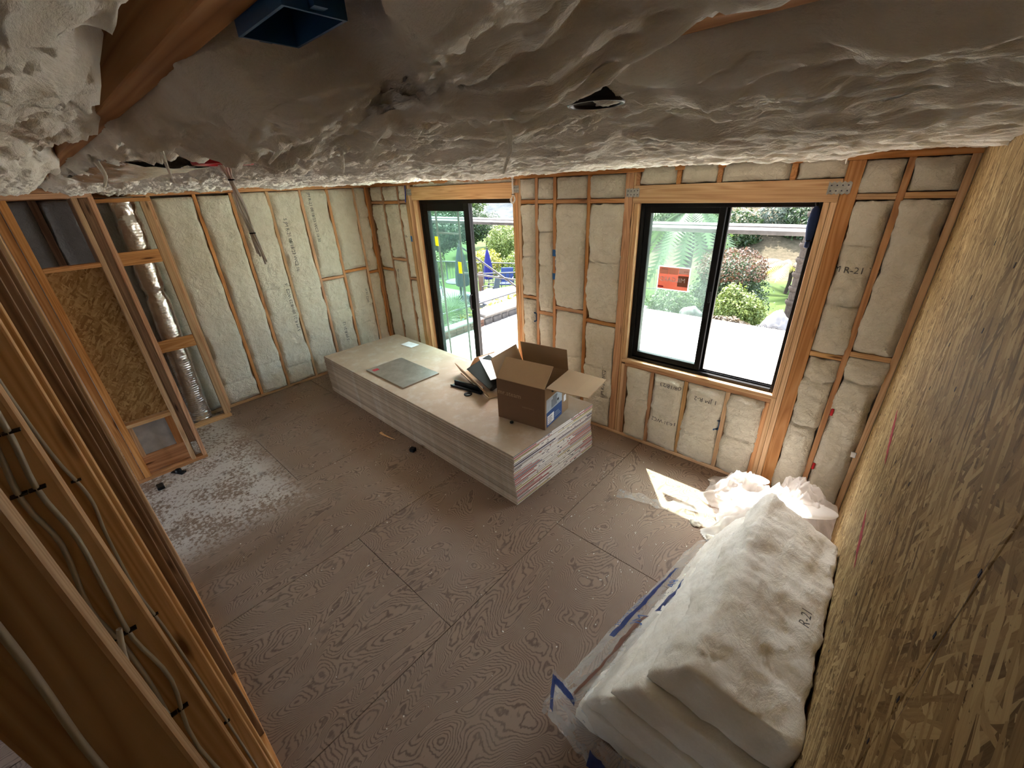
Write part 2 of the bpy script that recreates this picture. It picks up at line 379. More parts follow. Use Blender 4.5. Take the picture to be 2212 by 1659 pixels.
def m_glass(name, tint, refl, haze):
    b = NB(name); t = b.t; tr = b.n('ShaderNodeBsdfTransparent'); b.set(tr, 'Color', tint)
    gl = b.n('ShaderNodeBsdfGlossy'); b.set(gl, 'Roughness', .02); b.set(gl, 'Color', (.9, .95, .93, 1))
    df = b.n('ShaderNodeBsdfTranslucent'); b.set(df, 'Color', (.75, .85, .80, 1))
    m1 = b.n('ShaderNodeMixShader'); m1.inputs[0].default_value = refl; t.links.new(tr.outputs[0], m1.inputs[1]); t.links.new(gl.outputs[0], m1.inputs[2])
    m2 = b.n('ShaderNodeMixShader'); t.links.new(b.math('MULTIPLY', b.ramp(b.noise(b.co(), 6, 5, .7), [(.3, (.4, .4, .4, 1)), (.7, (1, 1, 1, 1))]), haze), m2.inputs[0]); t.links.new(m1.outputs[0], m2.inputs[1]); t.links.new(df.outputs[0], m2.inputs[2])
    t.links.new(m2.outputs[0], b.o.inputs[0]); return b.m
m_glass('window glass', (.88, .935, .915, 1), .012, .014)
m_glass('door glass', (.80, .90, .87, 1), .012, .010)
def m_film(name, c, op, rough=.35):
    b = NB(name); t = b.t; tr = b.n('ShaderNodeBsdfTransparent'); tl = b.n('ShaderNodeBsdfTranslucent'); b.set(tl, 'Color', c)
    b.base(c, rough, 0, .5); n = b.noise(b.co(), 9, 4, .6)
    m0 = b.n('ShaderNodeMixShader'); m0.inputs[0].default_value = .45; t.links.new(b.b.outputs[0], m0.inputs[1]); t.links.new(tl.outputs[0], m0.inputs[2])
    m1 = b.n('ShaderNodeMixShader'); t.links.new(b.math('ADD', op-.1, b.math('MULTIPLY', n, .2)), m1.inputs[0]); t.links.new(tr.outputs[0], m1.inputs[1]); t.links.new(m0.outputs[0], m1.inputs[2])
    t.links.new(m1.outputs[0], b.o.inputs[0]); return b.m
m_film('plastic film', (.90, .86, .83, 1), .55); m_film('clear film', (.85, .84, .82, 1), .28); m_film('white film', (.90, .89, .88, 1), .86)
m_film('blue film', (.02, .05, .20, 1), .92); m_film('brown film', (.20, .09, .06, 1), .9); m_film('window sticker', (.80, .24, .15, 1), .86); m_film('window sticker pale', (.86, .62, .50, 1), .86); m_film('window sticker brown', (.34, .16, .10, 1), .88)
m_film('yellow tag', (.85, .70, .03, 1), .9)
# outdoors
b = NB('patio concrete'); v = b.co(); n = b.noise(v, 1.2, 6, .6); b.base(b.ramp(n, [(.3, (.64, .57, .51, 1)), (.7, (.76, .70, .63, 1))]), .8); b.bump(b.noise(v, 30, 4), .2, .003)
b = NB('lawn'); v = b.co(); s_ = b.sep(v); st = b.math('SINE', b.math('MULTIPLY', s_[1], 4.5)); n = b.noise(v, .35, 4); g = b.noise(v, 6, 5, .7)
b.base(b.mix(b.math('ADD', .3, b.math('MULTIPLY', st, .22)), b.ramp(g, [(.3, (0.0132, 0.0304, 0.0037, 1)), (.7, (0.0278, 0.0489, 0.0079, 1))]), b.ramp(n, [(.35, (0.0264, 0.0502, 0.0079, 1)), (.65, (0.0449, 0.0607, 0.0132, 1))])), .9, 0, .1)
b = NB('dry brush'); v = b.co(); n = b.noise(v, .5, 6, .65); g = b.noise(v, 4, 5, .7); b.base(b.mix(n, b.ramp(g, [(.3, (0.0330, 0.0248, 0.0155, 1)), (.7, (0.0701, 0.0557, 0.0371, 1))]), b.ramp(g, [(.35, (0.0144, 0.0175, 0.0073, 1)), (.7, (0.0454, 0.0392, 0.0226, 1))])), .95, 0, .1)
b = NB('far slope haze tint'); v = b.co(); n = b.noise(v, .12, 5, .65); g = b.noise(v, .6, 5, .7); b.base(b.mix(n, b.ramp(g, [(.35, (0.0119, 0.0169, 0.0198, 1)), (.6, (0.0277, 0.0347, 0.0376, 1))]), b.ramp(g, [(.4, (0.0198, 0.0257, 0.0277, 1)), (.62, (0.0515, 0.0554, 0.0554, 1))])), .95, 0, .1)  # bluish distance haze is put into the slope's own colour
plain('terrace paving', (.075, .07, .066), .85, 0, .2, .1, 3)
plain('pool water', (.018, .06, .062), .08, 0, .5, .1, 2)
plain('brick', (.052, .026, .016), .85, 0, .2, .2, 20); plain('stone', (.036, .034, .032), .85, 0, .2, .35, 8, .4); plain('mortar', (.07, .066, .06), .9)
plain('cap stone', (.095, .092, .088), .8); plain('boulder', (.075, .072, .066), .9, 0, .2, .25, 9, .5)
plain('weathered plank', (.085, .08, .076), .85, 0, .2, .25, 12, .3); plain('scaffold steel', (.26, .22, .19), .5, .4); plain('scaffold orange', (.06, .045, .03), .5, .3)
plain('rail paint', (.07, .07, .072), .5); plain('picket dark', (.06, .06, .065), .5); plain('post tan', (.10, .06, .035), .7)
plain('umbrella blue', (.004, .006, .085), .8); plain('umbrella green', (.022, .034, .036), .8); plain('chair fabric blue', (.01, .025, .085), .8); plain('chair frame', (.05, .05, .055), .5); plain('cushion pale', (.05, .062, .075), .8)
plain('tub cover', (.042, .041, .050), .7); plain('tub side', (.03, .028, .028), .7); plain('tarp', (.085, .085, .085), .6); plain('iron', (.04, .04, .04), .6)
plain('bark', (.03, .024, .019), .95, 0, .1, .3, 25, .6); plain('grey wall', (.20, .185, .175), .9, 0, .1, .2, 4, .3)
plain('stucco', (.60, .57, .52), .9); plain('house wall', (.09, .088, .085), .9); plain('roof tile', (.05, .03, .022), .9); plain('table grey', (.03, .033, .034), .7)
def m_leaf(name, c0, c1, tr=.3):
    b = NB(name); t = b.t; r = b.n('ShaderNodeNewGeometry').outputs['Random Per Island']; n = b.noise(b.co(), 1.6, 3)
    col = b.ramp(b.math('ADD', b.math('MULTIPLY', r, .6), b.math('MULTIPLY', n, .4)), [(.2, c0), (.8, c1)])
    b.base(col, .55, 0, .35); tl = b.n('ShaderNodeBsdfTranslucent'); b.set(tl, 'Color', col)
    m = b.n('ShaderNodeMixShader'); m.inputs[0].default_value = tr; t.links.new(b.b.outputs[0], m.inputs[1]); t.links.new(tl.outputs[0], m.inputs[2]); t.links.new(m.outputs[0], b.o.inputs[0]); return b.m
m_leaf('leaf dark', (0.0101, 0.0252, 0.0072, 1), (0.0360, 0.0612, 0.0180, 1)); m_leaf('leaf mid', (0.0252, 0.0503, 0.0101, 1), (0.0719, 0.1079, 0.0252, 1)); m_leaf('leaf light', (0.0576, 0.0935, 0.0144, 1), (0.1438, 0.1798, 0.0396, 1))
m_leaf('leaf red', (0.0388, 0.0238, 0.0095, 1), (0.0863, 0.0367, 0.0172, 1)); m_leaf('leaf grey', (0.0360, 0.0539, 0.0360, 1), (0.0935, 0.1151, 0.0792, 1)); m_leaf('leaf yellow', (0.1151, 0.1222, 0.0144, 1), (0.2445, 0.2301, 0.0360, 1))
m_leaf('palm frond', (0.0216, 0.0539, 0.0107, 1), (0.0647, 0.1079, 0.0252, 1)); m_leaf('dry frond', (0.0554, 0.0403, 0.0226, 1), (0.1007, 0.0780, 0.0478, 1)); m_leaf('leaf blue', (0.0252, 0.0432, 0.0539, 1), (0.0503, 0.0719, 0.0827, 1), .1)

# ================================================================== STRUCTURE
XL, XR, YW, YN = -6.46, 0.23, 3.795, -0.095      # left wall face, strand-board face, window wall face, near stud wall face
TOP = 2.74
FIR, PALE, DARK = MAT['fir lumber'], MAT['pale lumber'], MAT['dark lumber']
SURF = {}
def batt(parent, org, U, V, N, w, h, seed, bulge=.016, amp=.015, res=.014, mat=None, cuts=(), gap=.004, rag=.010, inset=0.004, depth=.09, lean=0.0, name='insulation_batt', corner=0.0):
    org = np.array(org, float); U = np.array(U, float); V = np.array(V, float); N = np.array(N, float)
    nu = max(8, int(w/res)); nv = max(8, int(h/res))
    def dep(u, v):
        e = np.minimum(u, w-u); ev = np.minimum(v, h-v)
        pe = sst(e, -.006, .05)*sst(ev, -.006, .05)
        s = seed*7.31
        big = fbm(u*4+s, v*3.1, s, 2); rid = ridge(u*7+s*1.3, v*6+2.0, s*.7, 3); fin = fbm(u*28+s, v*28, s, 2)
        en = np.clip(.62+1.1*fbm(v*3.5+s, (u > w/2)*4.4+.3, s, 2)*(e < ev)+.6*fbm(u*6+s, (v > h/2)*5.4+.7, s, 2)*(e >= ev), .05, 1.15)
        d = -inset-.042*en*(1-pe)+bulge*(.55+.45*np.sqrt(np.clip(4*u*(w-u)/w**2, 0, 1)))+amp*(.9*big+.9*rid*pe+.4*fin)+lean*(v/h)
        for c in cuts: d = d-.022*np.exp(-((v-c-.012*pn(u*9+s, c*3.0))/.007)**2)-.008*np.exp(-((v-c)/.04)**2)
        return d
    uu = np.linspace(0, w, nu); vv = np.linspace(0, h, nv); u, v = np.meshgrid(uu, vv, indexing='ij')
    d = dep(u, v)
    s = seed*3.3
    ru = rag*fbm(v*11+s, s, .3, 3); rv = rag*fbm(u*13+s, s+4, .6, 3)
    uL = gap+rag*.9*fbm(v*7+s, 1.7, s, 4)-.004; uR = gap+rag*.9*fbm(v*7-s, 7.7, s, 4)-.004; vB = gap+np.abs(rag*.6*fbm(u*9+s, 3.7, s, 2)); vT = gap+np.abs(rag*fbm(u*9-s, 9.7, s, 2))
    su = uL+(w-uL-uR)*(u/w)+ru*(1-np.abs(2*u/w-1))*.2; sv = vB+(h-vB-vT)*(v/h)
    P_ = org+su[..., None]*U+sv[..., None]*V+d[..., None]*N
    vid = np.arange(nu*nv).reshape(nu, nv); ring = np.concatenate([vid[:-1, 0], vid[-1, :-1], vid[::-1, -1][:-1], vid[0, ::-1][:-1]])
    back = P_.reshape(-1, 3)[ring]; back = back-N*((back-org)@N)[:, None]-depth*N
    Vt = np.concatenate([P_.reshape(-1, 3), back]); n0 = nu*nv; k = len(ring)
    F = gridfaces(nu, nv); i = np.arange(k); j = (i+1) % k
    F = np.concatenate([F, np.stack([ring[i], n0+i, n0+j, ring[j]], -1)])
    me = quadmesh(name, Vt, F, True)
    o = obj(name, me, mat or MAT['glass wool'], parent)
    def S(a, b): return org+a[:, None]*U+b[:, None]*V+(dep(a, b)+.0035)[:, None]*N
    SURF[o.name] = S
    return o
def stamp(bt, s, size, u0, v0, ang, ink='print ink faint'):
    """lettering laid on a batt, starting at (u0, v0), turned by ang"""
    V, F = text_geo(s, size); c, q = math.cos(ang), math.sin(ang)
    a = u0+V[:, 0]*c-V[:, 1]*q; b_ = v0+V[:, 0]*q+V[:, 1]*c
    return obj('printed_lettering', mesh('printed_lettering', SURF[bt.name](a, b_), F), MAT[ink], bt)

# ---- floor
floor = struct(box('floor', (-7.6, -3.65, -.30), (1.0, 3.94, -.022), DARK), 'plywood subfloor of the bare room')
SEAMX = [-7.6, -6.46, -5.24, -4.02, -2.80, -1.58, -.36, 1.0]; rows = [-3.65, -3.3, -1.46, .98, 3.42, 3.94]
FL = MAT['fir plywood subfloor']
for i in range(7):
    for j in range(5):
        off = (1.22 if i % 2 else 0.0)
        y0 = rows[j]-(off if 0 < j else 0); y1 = rows[j+1]-(off if j < 4 else 0)
        if y1-y0 < .05 or y0 < -3.66: continue
        bm = bmesh.new(); bm_box(bm, (SEAMX[i]+SEAMX[i+1])/2, (y0+y1)/2, -.011, SEAMX[i+1]-SEAMX[i]-.004, y1-y0-.004, .022)
        o = obj('plywood_panel', from_bm('plywood_panel', bm, .0015), FL, floor); o.matrix_parent_inverse = Matrix.Translation(-floor.location)

# ---- window wall (far)
wf_bm = bmesh.new()
OPEN = [(-5.262, -3.385, -.02, 2.545), (-1.852, -.464, .957, 2.487)]
xs = [-7.6, -5.262, -3.385, -1.852, -.464, .45]; ysheath = YW+.147
def sheath(x0, x1, z0, z1): bm_box(wf_bm, (x0+x1)/2, ysheath+.02, (z0+z1)/2, x1-x0, .04, z1-z0)
sheath(-7.6, -5.262, -.3, 3.2); sheath(-5.262, -3.385, 2.545, 3.2); sheath(-5.262, -3.385, -.3, -.02); sheath(-3.385, -1.852, -.3, 3.2)
sheath(-1.852, -.464, 2.487, 3.2); sheath(-1.852, -.464, -.3, .957); sheath(-.464, .45, -.3, 3.2)
wall_far = struct(obj('wall_far', from_bm('wall_far', wf_bm), MAT['stucco']), 'exterior wall of open studs and glass wool batts with the door and window')
D6 = .14
def stud_far(x0, x1, z0=.038, z1=TOP, mat=FIR, name='stud', dy=0.0): return lumber(name, (x0, YW+dy, z0), (x1, YW+D6, z1), mat, wall_far)
lumber('bottom_plate', (XL, YW, 0), (-5.30, YW+D6, .038), PALE, wall_far); lumber('bottom_plate', (-3.385, YW, 0), (XR, YW+D6, .038), PALE, wall_far)
lumber('top_plate', (XL, YW, TOP), (XR+.04, YW+D6, TOP+.038), FIR, wall_far); lumber('top_plate', (XL, YW, TOP+.039), (XR+.04, YW+D6, TOP+.077), FIR, wall_far)
# left of the door
for x in (-6.46, -6.058, -5.648): stud_far(x, x+.038)
stud_far(-6.418, -6.38, mat=DARK)
stud_far(-5.45, -5.385, mat=PALE); stud_far(-5.375, -5.335, mat=PALE); stud_far(-5.30, -5.262, .038, 2.545, FIR, 'trimmer_stud')
stud_far(-5.335, -5.30, mat=FIR)
for x0, x1, z in ((-6.38, -6.058, 2.50), (-6.02, -5.648, 2.50), (-5.61, -5.45, 2.505), (-6.02, -5.648, 1.675), (-6.38, -6.058, 1.49), (-5.61, -5.45, 1.40)): lumber('blocking', (x0, YW+.003, z), (x1, YW+D6, z+.038), FIR, wall_far)
lumber('header', (-5.30, YW-.002, 2.545), (-3.345, YW+D6, 2.712), PALE, wall_far)
# between door and window
stud_far(-3.385, -3.345, .038, 2.545, PALE, 'trimmer_stud'); stud_far(-3.343, -3.305); stud_far(-3.303, -3.265, mat=PALE)
for x in (-3.06, -2.815, -2.40): stud_far(x, x+.038)
for x0, x1, z in ((-3.265, -3.06, 2.49), (-3.022, -2.815, 2.49), (-2.777, -2.40, 2.49), (-2.362, -1.995, 2.49), (-3.265, -3.06, 1.43), (-3.022, -2.815, 1.265), (-2.777, -2.40, 1.36), (-2.362, -1.995, 1.28)): lumber('blocking', (x0, YW+.003, z), (x1, YW+D6, z+.038), FIR, wall_far)
stud_far(-1.995, -1.915, mat=FIR, name='king_stud'); stud_far(-1.912, -1.893, mat=PALE); stud_far(-1.890, -1.852, .038, .90, PALE, 'trimmer_stud'); stud_far(-1.890, -1.852, .957, 2.487, PALE, 'trimmer_stud')
# window header, sills, cripples
lumber('header', (-1.910, YW-.003, 2.487), (-.385, YW+D6, 2.634), PALE, wall_far)
lumber('sill_plate', (-1.890, YW-.004, .919), (-.426, YW+D6, .957), PALE, wall_far); lumber('sill_plate', (-1.852, YW+.002, .88), (-.464, YW+D6, .918), FIR, wall_far)
for x in (-1.852, -1.555, -1.205, -.822): stud_far(x, x+.038, .038, .88, FIR if x < -1.3 else PALE, 'cripple_stud')
stud_far(-.502, -.464, .038, .88, FIR, 'cripple_stud')
for x in (-1.53, -1.205, -.705): stud_far(x, x+.038, 2.634, TOP, FIR, 'cripple_stud')
stud_far(-.464, -.426, .038, 2.487, PALE, 'trimmer_stud'); stud_far(-.424, -.385, .038, 2.487, PALE, 'trimmer_stud'); stud_far(-.383, -.29, mat=FIR, name='king_stud'); stud_far(-1.893, -1.855, 2.634, TOP)
stud_far(-.085, -.047); stud_far(.188, .228, mat=PALE, name='corner_stud')
for x0, x1, z in ((-.29, -.085, 2.50), (-.047, .188, 2.505), (-.29, -.085, 1.37), (-.047, .188, 1.42)): lumber('blocking', (x0, YW+.003, z), (x1, YW+D6, z+.038), PALE, wall_far)
UX, UY, UZ = (1, 0, 0), (0, 1, 0), (0, 0, 1); NF = (0, -1, 0); NL = (1, 0, 0)
_seed = [1]
def bf(x0, x1, z0, z1, **k):
    _seed[0] += 1
    return batt(wall_far, (x0, YW, z0), UX, UZ, NF, x1-x0, z1-z0, _seed[0], **k)
# left of the door
for x0, x1, zb in ((-6.38, -6.058, 1.49), (-6.02, -5.648, 1.675), (-5.61, -5.45, 1.40)):
    b3 = bf(x0, x1, 2.54, TOP)
    if x0 == -5.61: stamp(b3, '18', .05, .04, .10, 0)
    b4 = bf(x0, x1, zb+.038, 2.50, rag=.02, cuts=((.6,) if x0 < -6.1 else ()))
    if x0 == -5.61: stamp(b4, 'M R-', .05, .02, .60, 0)
    b5 = bf(x0, x1, .038, zb, rag=.016, cuts=(.75,) if x0 == -5.61 else ())
    if x0 == -6.02: stamp(b5, '08/18/23 WC2', .04, .10, 1.5, -PI/2)
bf(-5.26, -3.385, 2.712, TOP+.03, bulge=.01)
# between door and window
for x0, x1, zb, ct in ((-3.265, -3.06, 1.43, (.45, .62)), (-3.022, -2.815, 1.265, (.55, .9)), (-2.777, -2.40, 1.36, ()), (-2.362, -1.995, 1.28, (.62,))):
    bf(x0, x1, 2.528, TOP, bulge=.022)
    bf(x0, x1, zb+.038, 2.49, bulge=.03, cuts=ct, rag=.022, amp=.013)
    b5 = bf(x0, x1, .038, zb, bulge=.028, cuts=(.55,) if x0 < -3 else ((.38, .74) if x0 > -2.4 else (.8,)), rag=.02, amp=.016)
    if x0 > -2.4: stamp(b5, '5 JM R-21 WC2', .055, .30, .38, PI/2)
# above and below the window
for x0, x1 in ((-1.855, -1.53), (-1.492, -1.205), (-1.167, -.705), (-.667, -.383)): bf(x0, x1, 2.634, TOP+.05, bulge=.026, rag=.015)
for i, (x0, x1) in enumerate(((-1.814, -1.555), (-1.517, -1.205), (-1.167, -.822), (-.784, -.502))):
    b5 = bf(x0, x1, .038, .885, bulge=.034, amp=.02, rag=.018, cuts=((.5,), (.42,), (.30,), (.40,))[i])
    if i == 1: stamp(b5, '08/18/23', .06, .30, .78, PI); stamp(b5, '16:31 WC2', .055, .30, .36, PI)
    if i == 2: stamp(b5, '1 JM R-2', .06, .30, .74, PI)
# right of the window
for x0, x1, zt, zl in ((-.29, -.085, 2.50, 1.37), (-.047, .188, 2.505, 1.42)):
    bf(x0, x1, zt+.038, TOP, bulge=.03, amp=.018)
    b5 = bf(x0, x1, zl+.038, zt, bulge=.03, amp=.014, rag=.018, cuts=(.38, .80) if x0 < -.1 else ())
    if x0 < -.1: stamp(b5, 'M R-21 WC', .062, -.012, .62, 0)
    bf(x0, x1, .038, zl, bulge=.035, amp=.02, rag=.02, cuts=(1.15, .72) if x0 < -.1 else (1.2,))

# ---- left wall
wall_left = struct(box('wall_left', (XL-.19, -3.65, -.3), (XL-.147, YW+.19, 3.2), MAT['stucco']), 'left wall of open studs filled with printed glass wool batts')
wlo = wall_left.location.copy()
def loc_fix(o, root): o.matrix_parent_inverse = Matrix.Translation(-root.location); return o
def kids(root):
    for o in list(root.children): o.matrix_parent_inverse = Matrix.Translation(-root.location)
SY = [1.055, 1.495, 1.885, 2.32, 2.755, 3.15, 3.565]
for i, y in enumerate(SY): lumber('stud', (XL-D6, y-.019, .038), (XL, y+.019, TOP), FIR if i % 3 else PALE, wall_left)
lumber('stud', (XL-D6, 3.757, .038), (XL, 3.793, TOP), FIR, wall_left); lumber('stud', (XL-D6, 3.80, .038), (XL-.01, 3.835, TOP), DARK, wall_left)
lumber('bottom_plate', (XL-D6, -3.5, 0), (XL, 3.793, .038), PALE, wall_left); lumber('top_plate', (XL-D6, -3.5, TOP), (XL, YW, TOP+.038), FIR, wall_left); lumber('top_plate', (XL-D6, -3.5, TOP+.039), (XL, YW, TOP+.077), FIR, wall_left)
for y0, y1, z in ((2.774, 3.131, 1.465), (3.169, 3.546, 1.525), (3.584, 3.757, 1.445)): lumber('blocking', (XL-D6, y0, z), (XL-.002, y1, z+.038), FIR, wall_left)
def bl(y0, y1, z0, z1, **k):
    _seed[0] += 1
    return batt(wall_left, (XL, y0, z0), UY, UZ, NL, y1-y0, z1-z0, _seed[0], **k)
LT = dict(bulge=.012, amp=.009)
bl(.80, 1.036, .038, TOP-.01, cuts=(.6, 1.2, 1.75), **LT)
bl(1.074, 1.476, .038, TOP-.02, cuts=(.30,), **LT); bl(1.514, 1.866, .038, TOP-.02, cuts=(.42,), bulge=.03, amp=.012)
b5 = bl(1.904, 2.301, .038, TOP, cuts=(.26, 1.45), bulge=.024, amp=.014); stamp(b5, '5 JM R-21 08/18/23 WC2 16', .062, .355, .78, PI/2)
b5 = bl(2.339, 2.736, .038, TOP, cuts=(1.33,), bulge=.016, amp=.011); stamp(b5, '5 JM R-21 08/18/23 WC2 16:', .062, .10, 2.36, -PI/2)
b5 = bl(2.774, 3.131, 1.503, TOP, bulge=.018); stamp(b5, 'JM R-21 08/18/23 WC2 16:30', .055, .07, 1.20, -PI/2)
b5 = bl(2.774, 3.131, .038, 1.465, bulge=.018, cuts=(.95,)); stamp(b5, '2 JM R-21 12', .06, .20, .42, PI/2)
bl(3.169, 3.546, 1.563, TOP, bulge=.018); b5 = bl(3.169, 3.546, .038, 1.525, bulge=.02, cuts=(.62, .9)); stamp(b5, 'WC2 16:30', .05, .30, .95, PI/2)
bl(3.584, 3.757, 1.483, TOP, bulge=.015, cuts=(.35, .82)); bl(3.584, 3.757, .038, 1.445, bulge=.015)
# darker bays seen through the open top of the partition
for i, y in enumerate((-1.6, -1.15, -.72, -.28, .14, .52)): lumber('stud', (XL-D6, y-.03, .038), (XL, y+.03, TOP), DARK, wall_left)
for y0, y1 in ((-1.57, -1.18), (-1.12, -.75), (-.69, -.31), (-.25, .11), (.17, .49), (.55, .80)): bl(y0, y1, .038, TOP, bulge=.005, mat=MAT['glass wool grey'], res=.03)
kids(wall_left)

# ---- strand-board wall on the right
wall_right = struct(box('wall_right', (XR+.012, -3.65, -.3), (XR+.10, YW+.14, 2.86), DARK), 'right wall faced with strand board sheets')
for y0, y1 in ((-3.65, -1.665), (-1.66, -.443), (-.44, .778), (.782, 1.998), (2.002, 3.218), (3.222, YW+.0)):
    for z0, z1 in ((.004, 2.80),):
        bm = bmesh.new(); bm_box(bm, XR+.006, (y0+y1)/2, (z0+z1)/2, .012, y1-y0, z1-z0)
        loc_fix(obj('strand_board_sheet', from_bm('strand_board_sheet', bm, .0015), MAT['strand board'], wall_right), wall_right)
bm = bmesh.new()
for y in (.80, 1.585, 2.02, 2.8, 3.24, 3.6):
    for k in range(14): bm_box(bm, XR-.0005, y+random.Random(k*3+int(y*50)).uniform(-.012, .012), .25+k*.17, .001, .007, .014)
loc_fix(obj('nail_heads', from_bm('nail_heads', bm), MAT['dark pen'], wall_right), wall_right)['kind'] = 'stuff'
def smear(name, y0, z0, y1, z1, wdt, mat, parent, seed):
    n = 26; rr = random.Random(seed); V = []; F = []
    for i in range(n):
        t = i/(n-1); y = y0+(y1-y0)*t; z = z0+(z1-z0)*t; ww = wdt*(.25+.75*math.sin(PI*min(1, max(0, t))))*rr.uniform(.6, 1.15)
        V += [(XR-.0012, y, z-ww/2), (XR-.0012, y, z+ww/2)]
    F = [(2*i, 2*i+1, 2*i+3, 2*i+2) for i in range(n-1)]
    return loc_fix(obj(name, mesh(name, V, F), mat, parent), parent)
smear('red_spray_mark', 2.70, 1.545, 2.30, 1.44, .075, MAT['red marker'], wall_right, 1); smear('red_spray_mark', 2.24, 1.195, 1.86, 1.15, .075, MAT['red marker'], wall_right, 2)
smear('pen_mark', 3.02, .55, 2.86, .50, .012, MAT['dark pen'], wall_right, 3); smear('split_line', .80, 2.25, .74, 1.74, .02, MAT['dark pen'], wall_right, 4)
lumber('top_plate', (XR-.012, -3.5, 2.80), (XR+.10, YW, 2.838), FIR, wall_right)
for o in wall_right.children:
    if o.name.startswith('top_plate'): loc_fix(o, wall_right)

# ---- near stud wall, left of the camera
wall_near = struct(empty('wall_near', (-1.6, YN-.045, 0)), 'open stud wall close to the camera')
def near(name, x0, x1, mat=PALE, z0=.038, z1=TOP, dy=0.0, d=.089): return loc_fix(lumber(name, (x0, YN-d+dy, z0), (x1, YN+dy, z1), mat, wall_near, .005), wall_near)
near('stud', .10, .14); near('stud', -.542, -.502); near('stud', -.862, -.824); near('stud', -1.31, -1.268); near('stud', -1.50, -1.45)
for x in (-3.403, -3.445, -3.487, -3.53): near('post_stud', x, x+.038, FIR if x < -3.42 else PALE)
near('bottom_plate', -3.40, .14, FIR, 0, .038); near('top_plate', -3.60, .22, FIR, TOP, TOP+.038)
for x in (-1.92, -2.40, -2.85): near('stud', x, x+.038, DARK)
# rear wall of the rooms behind it, doorway added to let in fill light
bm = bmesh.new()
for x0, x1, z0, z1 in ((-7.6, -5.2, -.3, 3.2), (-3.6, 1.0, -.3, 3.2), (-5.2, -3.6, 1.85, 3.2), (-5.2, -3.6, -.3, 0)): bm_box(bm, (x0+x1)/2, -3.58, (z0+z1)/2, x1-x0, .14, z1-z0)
wall_back = struct(obj('wall_back', from_bm('wall_back', bm), MAT['gypsum panel']), 'rear wall behind the stud wall with a wide doorway added for fill light')
rear_fill_yard = struct(box('rear_fill_yard', (-14, -14, -.36), (8, -3.66, -.31), MAT['terrace paving']), 'unseen paved yard added outside the rear doorway for fill light')  # unseen paving, added so daylight bounces in through the rear doorway

# ---- partition with strand board and the duct chase
wall_chase = struct(empty('wall_chase', (-5.35, .2, 0)), 'framed partition with a strand board panel beside the duct')
XP = -5.31
def ch(name, lo, hi, mat): return loc_fix(lumber(name, lo, hi, mat, wall_chase), wall_chase)
ch('stud', (XP-.089, -.075, .038), (XP, -.020, TOP), FIR); ch('stud', (XP-.089, -.14, .038), (XP-.01, -.08, TOP), FIR)
ch('stud', (XP-.089, .350, .038), (XP, .388, TOP), PALE); ch('stud', (XP-.089, .455, .038), (XP, .493, TOP), FIR)
ch('bottom_plate', (XP-.089, -.14, 0), (XP, .493, .038), FIR); ch('top_plate', (XP-.089, -3.0, TOP), (XP, .493, TOP+.04), FIR); ch('top_plate', (XP-.089, -3.0, TOP+.041), (XP, .493, TOP+.08), FIR)
ch('rail', (XP-.089, -.020, .622), (XP, .350, .66), PALE); ch('rail', (XP-.089, -.020, 2.172), (XP, .350, 2.21), FIR)
def chb(name, lo, hi, mat): return loc_fix(box(name, lo, hi, mat, wall_chase), wall_chase)
bm = bmesh.new(); bm_box(bm, XP-.095, .165, 1.416, .012, .37, 1.512)
loc_fix(obj('strand_board_panel', from_bm('strand_board_panel', bm), MAT['strand board partition'], wall_chase), wall_chase)
chb('gypsum_patch', (XP-.115, .02, .24), (XP-.10, .32, .622), MAT['gypsum panel']); ch('kick_board', (XP-.11, -.02, .038), (XP-.09, .35, .25), FIR)
ch('stud', (XP-.089, -.020, .25), (XP-.07, .018, .622), PALE); ch('stud', (XP-.089, .29, .25), (XP-.07, .35, .622), FIR)
# side towards the duct and chase front
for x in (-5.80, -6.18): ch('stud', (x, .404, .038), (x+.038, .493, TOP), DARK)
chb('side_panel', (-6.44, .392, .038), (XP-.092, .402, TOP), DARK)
ch('stud', (-6.262, .93, .038), (-6.222, 1.0, TOP-.05), PALE); ch('stud', (-6.36, .99, .038), (-6.266, 1.02, TOP-.05), FIR)
ch('bottom_plate', (-6.27, .493, 0), (-6.18, 1.0, .038), PALE); ch('top_plate', (-6.30, .493, TOP-.05), (-6.21, 1.03, TOP-.012), FIR)
ch('blocking', (-6.262, .493, 2.06), (-6.224, .93, 2.20), FIR); ch('blocking', (-6.262, .493, 1.04), (-6.224, .93, 1.18), FIR)
ch('blocking', (-6.36, 1.0, 1.62), (-6.30, 1.036, 1.76), PALE); ch('blocking', (-6.36, 1.0, 2.5), (-6.30, 1.036, 2.68), FIR)

